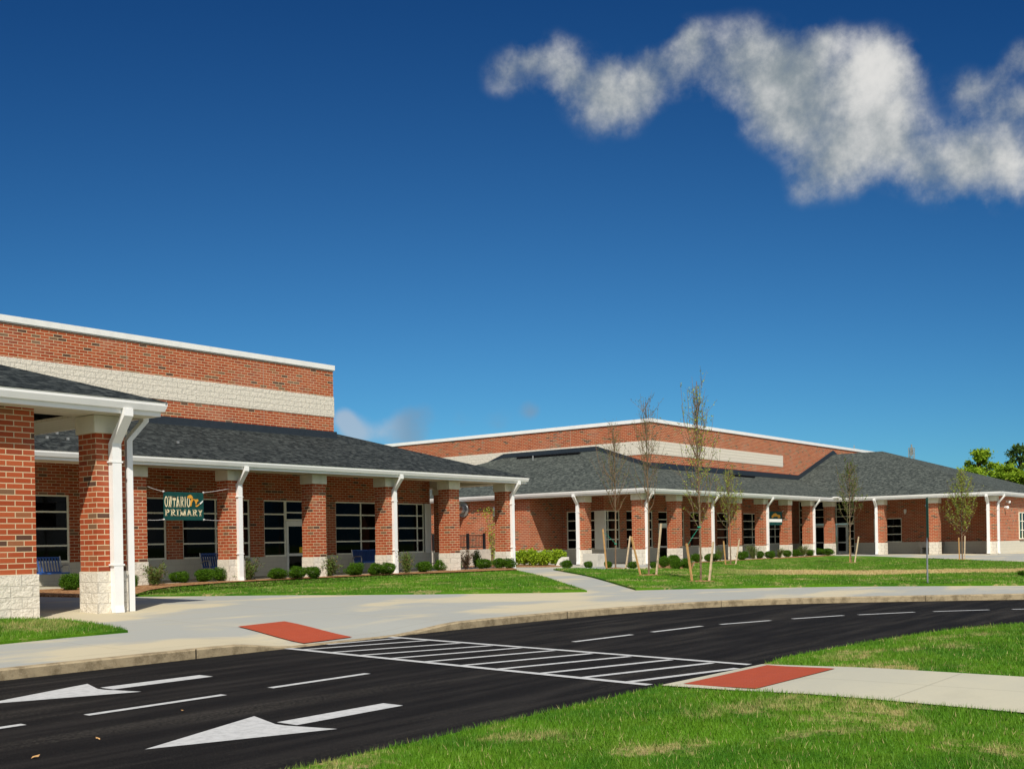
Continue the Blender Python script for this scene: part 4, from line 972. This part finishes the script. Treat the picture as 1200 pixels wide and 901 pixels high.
def boxwood(x0, x1, y0, y1, label):
    g_ = ground_at((x0 + x1) / 2, y1 - 1.0); s = pxscale(g_); w_ = (x1 - x0) / s; h = (y1 - y0) / s
    o = mobj('boxwood_shrub', BOX[nb[0] % 4], None, g_); nb[0] += 1; o.scale = (w_ / 1.02, w_ / 1.02, h / .84); o.rotation_euler = (0, 0, random.uniform(0, 6))
    tag(o, label, 'shrub', SHR)
def spindly(x0, x1, y0, y1, label, mat=L_SPIN, seed=1, dens=520, leaf=.042):
    g_ = ground_at((x0 + x1) / 2, y1 - 1.0); s = pxscale(g_); w_ = (x1 - x0) / s; h = (y1 - y0) / s
    me, st = spindly_mesh(seed, mat, dens, leaf); t = empty('loose_shrub', g_, label, 'shrub', 'loose shrubs in the mulch beds')
    sc = (w_ / 1.05, w_ / 1.05, h / 1.0)
    o = mobj('foliage', me, t); o.scale = sc; q = st.build('stems', BARK, t, loc=(0, 0, 0)); q.scale = sc
boxwood(70,98,674,694, 'dark round shrub by the bench between the two nearest brick piers')
boxwood(151,162,675,690, 'sliver of dark shrub peeking out right of the nearest white downspout')
boxwood(198,222,671,685.5, 'round shrub on its own beneath the green school banner')
boxwood(227,252,668,684, 'round shrub left of the pair at the column right of the banner')
boxwood(249,274,666,683, 'round shrub hugging the column right of the banner, in front of the bench arm')
boxwood(313,336,667,681, 'single round shrub left of the glass door')
boxwood(338,360,665,680.5, 'round shrub directly in front of the glass door')
boxwood(358,377,665,680, 'round shrub against the stone base of the column right of the door')
boxwood(406,427,661,676.5, 'round shrub in front of the arm of the bench right of the door')
boxwood(430,450,661,676, 'round shrub in front of the fourth porch column, left one of its pair')
boxwood(445,464,660.5,675.5, 'round shrub touching the downspout of the fourth porch column')
boxwood(487,506,659,672.5, 'round shrub below the corner window of the nearer wing')
boxwood(507,526,657.5,670.5, 'round shrub left of the fifth porch column base')
boxwood(523,542,657,670, 'round shrub in front of the fifth porch column base')
boxwood(558,577,656,668.5, 'round shrub between the last two columns of the nearer wing')
boxwood(578,593,655,668, 'round shrub at the left foot of the last column of the nearer wing')
boxwood(590,604,655.5,668, 'round shrub beside the last white downspout of the nearer wing')
spindly(166,195,662,688.5, 'loose open shrub by the stone base under the left rope of the banner', seed=2)
spindly(278,307,656,682, 'loose twiggy shrub behind the downspout right of the banner', seed=3)
spindly(372,401,654,677.5, 'loose twiggy shrub just right of the column by the door', seed=4)
spindly(467,487,649,674, 'loose twiggy shrub below the corner window, left of a round shrub', seed=5)
spindly(538,554,646,669.5, 'reddish brown loose shrub right of the fifth porch column', L_RED, 6)
spindly(549,566,646,667, 'dark loose shrub beside the reddish one below the black railing', L_BOX, 7, 700, .035)
spindly(564,583,646,663, 'yellow green leafy shrub between the last two columns of the nearer wing', L_LIME, 8, 500, .04)
def bushy(x0, x1, y0, y1, label, seed):
    g_ = ground_at((x0 + x1) / 2, y1 - 1.0); s = pxscale(g_); w_ = (x1 - x0) / s; h = (y1 - y0) / s
    P_, d = crown_points(2600, w_ * .52, w_ * .52, h * .5, .55, .35, seed); P_ = P_ + rng.normal(0, .05, P_.shape); P_[:, 2] += h * .52; P_ = P_[P_[:, 2] > 0]
    tag(mobj('leafy_shrub', leafmesh('leafy_shrub', P_, .055, L_LIME), None, g_), label, 'shrub', 'lime green shrubs against the sunlit wall')
for i, (x0, x1, y0, y1, s, lab) in enumerate(((603,619,646,664,9,'lime green shrub immediately right of the last downspout'),(616,632,645.5,664,10,'second lime green shrub from the last downspout'),(629,646,646.5,664,11,'lime green shrub at the right end of the dense row against the sunlit wall'),(646,663,646,663,12,'separate lime green shrub beside the small concrete wedge'))):
    bushy(x0 - 1, x1 + 1, y0, y1, lab, s)
for x0, x1, y0, y1, lab in ((657,672,657.5,667.5,'small round shrub at the bend of the concrete path'),(684,695,659,667.5,'small round shrub in front of the sloping concrete cheek wall'),(708,718,659,667.5,'small round shrub beside the trunk of the first staked sapling'),
    (735,748,659.5,668,'small round shrub at the base of the farther porch’s corner column'),(761,770,659.5,668,'small round shrub between the second sapling and its right stake'),
    (771,785,653,667,'left low shrub of the dark green clump beside the third sapling'),(783,797,651,664,'upper middle shrub of the dark green clump beside the third sapling'),(786,800,656,669,'front middle shrub of the dark green clump beside the third sapling'),(797,811,655.5,668.5,'right shrub of the dark green clump beside the third sapling'),
    (810,824,650,660.5,'round shrub behind the tied trunk of the tallest sapling'),(825,843,649.5,659.5,'round shrub at the column right of the tallest sapling'),(863,877,647,657.5,'round shrub right of the fourth sapling'),(886,896,646.5,655.5,'round shrub between two loose shrubs left of the small teal banner'),
    (896,908,646.5,656,'round shrub at the downspout beside the small teal banner'),(917,928,645.5,654,'round shrub left one in front of the column right of the teal banner'),(926,938,645,653.5,'round shrub right one in front of the column right of the teal banner'),
    (944,954,645,652.5,'round shrub leftmost of the last three before the glazed entrance'),(952,965,643.5,652,'round shrub in the middle of the last three before the glazed entrance'),(963,977,643.5,652,'round shrub at the right end of the row before the glazed entrance'),
    (1193,1212,670,677.5,'lone dark shrub cut by the right edge of the picture')):
    boxwood(x0, x1, y0, y1, lab)
for x0, x1, y0, y1, s, lab in ((838,850,644,658,20,'loose grey green shrub left of the fourth sapling'),(875,890,641,656,21,'loose grey green shrub under the two-column window'),(907,919,644,655,22,'loose grey green shrub under the small teal banner'),(935,948,640.5,653,23,'loose grey green shrub beside the tall narrow pane')):
    spindly(x0, x1, y0, y1, lab, seed=s, dens=600, leaf=.04)

# saplings
def sapling(x, yb, ytop, w_px, label, seed, leafn, mat, first=.3,  fork=.25, nbr=26, leaf=.045, up_=.75, topleaf=.3, lean=0, tips=3):
    leafn = int(leafn * 1.9); leaf = leaf * .72; nbr = int(nbr * 1.35); r = random.Random(seed); g_ = ground_at(x, yb); s = pxscale(g_); H_ = (yb - ytop) / s; Wd = w_px / s / 2
    t = empty('sapling', g_, label, 'tree', 'young staked trees on the lawn')
    tr = MB(); pts = []; n = 10; trunk = []
    for i in range(n + 1):
        k = i / n; trunk.append(Vector((math.sin(k * 5 + seed) * .03 * H_ * .2 + lean * k, math.cos(k * 4 + seed) * .02, H_ * k)))
    tr.tube(trunk, [.028 * (1 - .8 * i / n) + .005 for i in range(n + 1)], 7); tr.build('trunk', BARK, t, loc=(0, 0, 0))
    br = MB()
    for i in range(nbr):
        k = first + (1 - first) * (i / nbr) ** .9 * .82; base = trunk[0].lerp(trunk[-1], k); a = i * 2.4 + r.uniform(-.4, .4)
        L = (1 - abs(k - .45) * .6) * r.uniform(.6, 1.0) * H_ * .42 * (1.15 - k * .6); out = min(Wd, Wd * r.uniform(.35, 1.0) * max(.18, 1.3 - 1.35 * k))
        q = [base]; 
        for j in range(1, 5):
            f = j / 4; q.append(base + Vector((math.cos(a) * out * f ** .75, math.sin(a) * out * f ** .75, L * (f ** 1.2))) + Vector((r.gauss(0, .03), r.gauss(0, .03), 0)))
        br.tube(q, [.012, .009, .007, .005, .003], 4, False)
        for _ in range(3):
            f = r.uniform(.3, .9); b0 = q[int(f * 4)]; b1 = b0 + Vector((r.gauss(0, .18), r.gauss(0, .18), r.uniform(.2, .5))) * (H_ / 5); br.tube([b0, b1], [.006, .002], 4, False)
            for _ in range(int(leafn / nbr / 6)): pts.append(b0.lerp(b1, r.uniform(.2, 1)) + Vector((r.gauss(0, .03), r.gauss(0, .03), 0)))
        dens = 1.0 if k < .62 else topleaf
        for _ in range(int(leafn / nbr / 2 * dens)):
            f = r.uniform(.1, 1) * 4; j = min(3, int(f)); pts.append(q[j].lerp(q[j + 1], f - j) + Vector((r.gauss(0, .045), r.gauss(0, .045), r.gauss(0, .04))))
    for i in range(tips):
        a = r.uniform(0, 6.28); b0 = trunk[0].lerp(trunk[-1], .6); b1 = Vector((math.cos(a) * Wd * .5, math.sin(a) * Wd * .5, H_ * r.uniform(.82, 1.0)))
        br.tube([b0, b0.lerp(b1, .5) + Vector((math.cos(a), math.sin(a), 0)) * Wd * .15, b1], [.010, .007, .004], 4, False)
        for _ in range(22): pts.append(b0.lerp(b1, r.uniform(.5, 1)) + Vector((r.gauss(0, .03), r.gauss(0, .03), 0)))
    br.build('branches', BARK, t, loc=(0, 0, 0))
    mobj('leaves', leafmesh('leaves', [tuple(p) for p in pts], leaf, mat), t)
    # mulch ring
    m_ = MB(); k = 16; rr = .45; m_.v = [(math.cos(2 * PI * i / k) * rr * (1 + .1 * math.sin(i * 3)), math.sin(2 * PI * i / k) * rr, .026) for i in range(k)] + [(0, 0, .06)]
    m_.f = [(i, (i + 1) % k, k) for i in range(k)]
    o = m_.build('mulch_ring', MULCH, t, loc=(0, 0, 0)); return g_
def stake(g_, x0, y0, x1, y1, label, mat=STAKE1):
    """stake from its top pixel to its foot pixel, standing at the depth of its tree"""
    zd = S1 * g_.x + S0 * g_.y
    f = ray(x1, y1) * zd; f.z = zfar(f.x, f.y); tp = ray(x0, y0) * zd; tp.z += EYE
    L = (tp - f)
    t = MB(); t.bar(f - L * .03, tp, .05, .05); t.bar(tp, tp + L * .012, .035, .035); o = t.build('wooden_stake', mat, None, loc=(0, 0, 0)); tag(o, label, 'stake', 'wooden stakes beside the saplings'); return tp
def tie(g_, tp, z, name_label):
    m_ = MB(); c = g_ + Vector((0, 0, z)); m_.tube([c + Vector((math.cos(a) * .04, math.sin(a) * .04, 0)) for a in [i * PI / 4 for i in range(8)]], .02, 5); 
    m_.tube([c, c.lerp(tp, .5) + Vector((0, 0, -.02)), tp - Vector((0, 0, .1))], .006, 4, False)
    o = m_.build('tree_tie', RIBBON, None, loc=(0, 0, 0)); tag(o, name_label, 'tree tie'); return o
g1 = sapling(722, 667, 500, 92, 'bare-branched sapling nearest the concrete path', 31, 500, L_SAPD, .38, nbr=26, leaf=.035, topleaf=.7)
a1 = stake(g1, 706.5, 620, 711, 667.5, 'yellowish stake leaning left of the bare sapling nearest the path'); stake(g1, 738.5, 628.5, 733.3, 667.5, 'pale stake right of the bare sapling nearest the path', STAKE2)
tie(g1, a1, 1.0, 'green tie on the bare sapling nearest the path')
g2 = sapling(760.5, 675.5, 472, 84, 'sparse sapling in front of the farther porch’s corner column', 32, 560, L_SAPD, .36, nbr=24, leaf=.03, topleaf=.6)
stake(g2, 740, 629, 751, 675.5, 'orange-brown stake leaning left of the sapling by the corner column'); stake(g2, 774.7, 614, 769, 676, 'pale tall stake right of the sapling by the corner column', STAKE2)
g3 = sapling(820.6, 683, 448, 78, 'tallest sapling, yellow-green leaves low down and bare tips above the roofline', 33, 850, L_SAP, .24, nbr=30, leaf=.040, topleaf=.10, tips=7)
a3 = stake(g3, 804.7, 637, 811.4, 684.6, 'yellowish stake left of the tallest sapling'); stake(g3, 835.8, 635, 831, 683.4, 'pale stake right of the tallest sapling', STAKE2)
tie(g3, a3, 1.62, 'green tie round the trunk of the tallest sapling')
g4 = sapling(855.8, 662.5, 548, 72, 'yellow-leaved sapling behind and right of the tallest one', 34, 1000, L_SAP, .33, nbr=28, leaf=.045)
stake(g4, 848, 634, 850.5, 663.5, 'yellowish stake of the sapling behind the tallest one'); stake(g4, 866.5, 632, 862, 662, 'pale bent stake right of the yellow-leaved sapling', STAKE2)
g5 = sapling(997, 660.5, 542, 66, 'sapling in front of the glazed entrance, its trunk hidden by a stake', 35, 1100, L_SAPD, .36, nbr=28, leaf=.045)
stake(g5, 996, 627, 996.2, 660.5, 'thick yellowish stake upright before the entrance sapling'); stake(g5, 1006.3, 629, 1001.5, 658.8, 'pale leaning stake right of the entrance sapling', STAKE2)
g6 = sapling(1128, 657, 550, 74, 'rightmost sapling, vase-shaped with yellow-green leaves', 36, 1700, L_SAP, .26, nbr=32, leaf=.045, topleaf=.5)
stake(g6, 1123.5, 630, 1124.5, 656.5, 'yellowish stake left of the rightmost sapling'); stake(g6, 1130.8, 628, 1130.3, 656, 'pale stake right of the rightmost sapling', STAKE2)
# small tree between the wings
p = ray(577, 650) * 58
gs = Vector((p.x, p.y, .3))
r_ = random.Random(5); t = empty('small_tree', gs, 'thin small-leaved tree between the wings beside the last porch column', 'tree')
br = MB(); pts = []
for i in range(9):
    a = i * 2.4; sp_ = r_.uniform(.15, .55); h = r_.uniform(1.6, 3.0); q = [Vector((0, 0, 0)), Vector((math.cos(a) * sp_ * .3, math.sin(a) * sp_ * .3, h * .5)), Vector((math.cos(a) * sp_, math.sin(a) * sp_, h))]
    br.tube(q, [.02, .012, .005], 4, False)
    for _ in range(40):
        f = r_.uniform(.25, 1); b = q[0].lerp(q[1], f * 2) if f < .5 else q[1].lerp(q[2], f * 2 - 1); pts.append(tuple(b + Vector((r_.gauss(0, .07), r_.gauss(0, .07), r_.gauss(0, .07)))))
for _ in range(110): pts.append((-.25 + r_.gauss(0, .22), r_.gauss(0, .22), 2.75 + r_.gauss(0, .16)))
br.build('branches', BARK, t, loc=(0, 0, 0)); mobj('leaves', leafmesh('leaves', pts, .05, L_SAP), t)

# green post by the walk
gp = ground_at(1087.6, 685); zt_ = on_y(1086, gp.y, 584).z
t = empty('sign_post', gp, 'slim street sign post seen edge-on, green above and grey below, at the lawn edge', 'sign')
m = MB(); m.box(-.035, .035, -.006, .006, -.1, 1.25); m.box(-.035, -.027, .006, .03, -.1, 1.25); m.box(.027, .035, .006, .03, -.1, 1.25); po = m.build('post', STEELG, t, loc=(0, 0, 0))
po.rotation_euler = (0, 0, math.atan2(fw.y, fw.x) - .25)
hh = (685 - 584) / pxscale(gp)
m = MB(); m.box(-.22, .22, -.014, -.008, 1.25, hh); s_ = m.build('plate', GREENP, t, loc=(0, 0, 0)); s_.rotation_euler = po.rotation_euler
m = MB(); m.box(-.035, .035, -.006, .02, 1.25, hh - .05); u_ = m.build('upper_post', GREENP, t, loc=(0, 0, 0)); u_.rotation_euler = po.rotation_euler
m = MB(); m.tube([(.02, -.03, hh - .22), (.02, .04, hh - .22)], .03, 8); bo = m.build('bolt', GALV, t, loc=(0, 0, 0)); bo.rotation_euler = po.rotation_euler

# ---------------------------------------------------------------- trees and mast behind
def tree(x, ytop, zdist, wpx, label, seed, mat, n=9000, leaf=.16, gap=.5, conic=False):
    d = ray(x, 634) * zdist; g_ = Vector((d.x, d.y, 0)); s = FX / zdist; H_ = (PY - .0174 * (x - 600) - ytop) / s + EYE; Wd = wpx / s / 2
    t = empty('broadleaf_tree', g_, label, 'tree', 'trees beyond the right roof'); r = random.Random(seed); rn = np.random.default_rng(seed)
    tr = MB(); tr.tube([(0, 0, -.3), (.1, 0, H_ * .35), (0, .1, H_ * .7), (0, 0, H_ * .93)], [.32, .24, .13, .03], 8)
    cl = []; 
    for i in range(95):
        k = r.uniform(.20, .98); a = r.uniform(0, 2 * PI); prof = math.sin(PI * min(1, (k - .12) / .9)) ** .6
        rad = Wd * prof * r.uniform(.35, .95); c = Vector((math.cos(a) * rad, math.sin(a) * rad, H_ * k * .97)); cl.append((c, Wd * r.uniform(.10, .26)))
        st_ = Vector((0, 0, H_ * max(.15, k - .22))); tr.tube([st_, st_.lerp(c, .55) + Vector((0, 0, .2)), c], [.09, .05, .02], 5, False)
    tr.build('trunk', BARKD, t, loc=(0, 0, 0))
    P_ = []
    for c, q in cl:
        m_ = int(n / len(cl)); dd = rn.normal(size=(m_, 3)); dd /= np.linalg.norm(dd, axis=1)[:, None]; rr = np.abs(rn.normal(.55, .42, (m_, 1))) * q
        P_.append(np.array(c)[None] + dd * rr * np.array([1, 1, .75]))
    mobj('crown', leafmesh('crown', np.concatenate(P_), leaf, mat), t)
tree(1147, 524, 118, 62, 'bright green bushy tree above the roof’s sloping right end', 51, L_TREE, 22000, .15)
tree(1198, 517, 128, 60, 'dark ragged tree rising behind the brighter trees at the right edge', 53, L_OAK, 11000, .16)
tree(1180, 541, 112, 56, 'lower bright green tree in front of the dark ragged one', 54, L_TREE, 18000, .15)
tree(1214, 538, 110, 52, 'bright green tree cut by the right edge of the picture', 55, L_TREE, 16000, .15)
# lattice mast
zd = 150; d = ray(1070, 634) * zd; s = FX / zd; Ht = (626 - 520.5) / s + EYE
t = empty('lattice_mast', (d.x, d.y, 0), 'slim grey lattice mast poking above the right roof slope', 'mast')
m = MB(); wd = .30
for i, j in ((-1,-1),(1,-1),(1,1),(-1,1)): m.tube([(i * wd, j * wd, 0), (i * wd, j * wd, Ht - .5)], .05, 5)
for k in range(16):
    z = (Ht - .5) * k / 16; z2 = (Ht - .5) * (k + 1) / 16
    for (i, j), (p_, q_) in zip(((-1,-1),(1,-1),(1,1),(-1,1)), ((1,-1),(1,1),(-1,1),(-1,-1))): m.bar((i * wd, j * wd, z), (p_ * wd, q_ * wd, z2), .04, .04); m.bar((i * wd, j * wd, z2), (p_ * wd, q_ * wd, z2), .04, .04)
m.build('lattice', GALV, t, loc=(0, 0, 0))
m = MB(); m.tube([(0, 0, Ht - .6), (0, 0, Ht)], .10, 6); m.tube([(.3, 0, Ht - 1.4), (.3, 0, Ht - .4)], .12, 6); m.tube([(-.3, 0, Ht - 1.6), (-.3, 0, Ht - .5)], .12, 6); m.build('antenna', GALV, t, loc=(0, 0, 0))
p = on_y(1001, 36, 527); m = MB(); m.tube([(p.x, 36, 8.9), (p.x, 36, 9.55)], .03, 6); m.bar((p.x - .18, 36, 9.35), (p.x + .18, 36, 9.35), .04, .04); tag(m.build('roof_antenna', GALV), 'tiny antenna standing on the far parapet of the right wing', 'antenna')

# fallen leaves on the asphalt
for i, (x, y, s_) in enumerate(((41,888.5,.030),(115,867,.022),(214,834,.018))):
    g_ = G(x, y, lambda u, v: 0, 0); m = MB(); m.v = [(-s_, 0, 0), (-s_ * .3, s_ * .5, .012), (s_ * .7, s_ * .35, .008), (s_ * 1.3, 0, .02), (s_ * .6, -s_ * .45, .006), (-s_ * .4, -s_ * .5, .01)]; m.f = [(0, 5, 4, 3, 2, 1)]
    o = m.build('fallen_leaf', STAKE1, None, loc=(g_[0], g_[1], .006)); o.rotation_euler = (0, 0, i * 1.7)
    tag(o, ['dry leaf on the asphalt near the bottom left corner', 'small dry leaf between the lane dash and the lower arrow', 'tiny leaf below the lane dash'][i], 'leaf')

# ---------------------------------------------------------------- grass blades
def inpoly(P_, x, y):
    P_ = np.array(P_); ins = np.zeros(len(x), bool); j = len(P_) - 1
    for i in range(len(P_)):
        c = ((P_[i, 1] > y) != (P_[j, 1] > y)); xx = (P_[j, 0] - P_[i, 0]) * (y - P_[i, 1]) / (P_[j, 1] - P_[i, 1] + 1e-12) + P_[i, 0]
        ins ^= c & (x < xx); j = i
    return ins
def blades(name, poly, zf, off, dens_fn, h, wd, label_kind=True, zmax=60, mx=1.0):
    P_ = np.array(poly); x0, y0 = P_.min(0); x1, y1 = P_.max(0)
    x0 = max(x0, -2); y0 = max(y0, -10); x1 = min(x1, 60); y1 = min(y1, 40)
    N = int((x1 - x0) * (y1 - y0) * mx); N = min(N, 3000000)
    x = rng.uniform(x0, x1, N); y = rng.uniform(y0, y1, N)
    Z = S1 * x + S0 * y; X = (S0 * x - S1 * y) / np.maximum(Z, .1) * FX + 600
    keep = (Z > 5) & (X > -60) & (X < 1260) & (Z < zmax) & (EYE / np.maximum(Z, .1) * FX < 300)
    keep &= rng.uniform(0, 1, N) < dens_fn(Z) / mx
    x, y, Z = x[keep], y[keep], Z[keep]; k = inpoly(poly, x, y); x, y, Z = x[k], y[k], Z[k]; n = len(x)
    # clumps
    cl = .55 + .45 * np.sin(x * 3.1 + np.sin(y * 2.3) * 2) * np.sin(y * 3.7 + np.sin(x * 1.9) * 2)
    z = np.array([zf(a, b) for a, b in zip(x.round(2), y.round(2))]) + off
    hh = h * rng.uniform(.45, 1.25, n) * (.75 + .5 * cl); ww = wd * (1 + Z / 14) * rng.uniform(.7, 1.3, n)
    a = rng.uniform(0, 2 * PI, n); b = rng.uniform(0, 2 * PI, n); ln = hh * rng.uniform(.1, .8, n)
    base = np.stack([x, y, z], 1); t = np.stack([np.cos(a), np.sin(a), np.zeros(n)], 1) * ww[:, None] / 2
    tip = base + np.stack([np.cos(b) * ln, np.sin(b) * ln, hh], 1)
    V = np.stack([base - t, base + t, tip], 1).reshape(-1, 3)
    me = bpy.data.meshes.new(name); me.vertices.add(n * 3); me.vertices.foreach_set('co', V.ravel()); me.loops.add(n * 3); me.loops.foreach_set('vertex_index', np.arange(n * 3)); me.polygons.add(n)
    me.polygons.foreach_set('loop_start', np.arange(n) * 3); me.polygons.foreach_set('loop_total', np.full(n, 3)); me.update(calc_edges=True)
    at = me.attributes.new('rnd', 'FLOAT', 'FACE'); at.data.foreach_set('value', rng.uniform(0, 1, n).astype(np.float32)); me.materials.append(BLADE)
    o = bpy.data.objects.new(name, me); col.objects.link(o); o['kind'] = 'stuff'; o['label'] = label_kind; o['category'] = 'grass'; print(name, n)
zc_ = {}
def znear_f(u, v):
    k = (round(u, 1), round(v, 1))
    if k not in zc_: zc_[k] = znear(*k)
    return zc_[k]
blades('grass', nearlawn, znear_f, .002, lambda Z: 3200 * np.minimum(1, (9 / Z) ** 1.5), .042, .0040, 'short green grass on the near verge along the bottom of the picture', 22, 3200)
blades('grass', midlawn, znear_f, .002, lambda Z: 2400 * np.minimum(1, (9 / Z) ** 1.3), .042, .0040, 'short green grass beyond the near path on the inside of the bend', 30, 2400)
blades('grass', lawnL, zfar, .04, lambda Z: 1500 + 0 * Z, .055, .004, 'strip of grass at the foot of the nearest brick pier', 30, 1500)
blades('grass', lawn1, zfar, .04, lambda Z: 520 + 0 * Z, .04, .005, 'lawn grass in front of the nearer wing', 60, 420)
blades('grass', lawn2, zfar, .05, lambda Z: 300 * np.minimum(1, 35 / Z), .045, .005, 'lawn grass around the saplings before the farther wing', 75, 300)
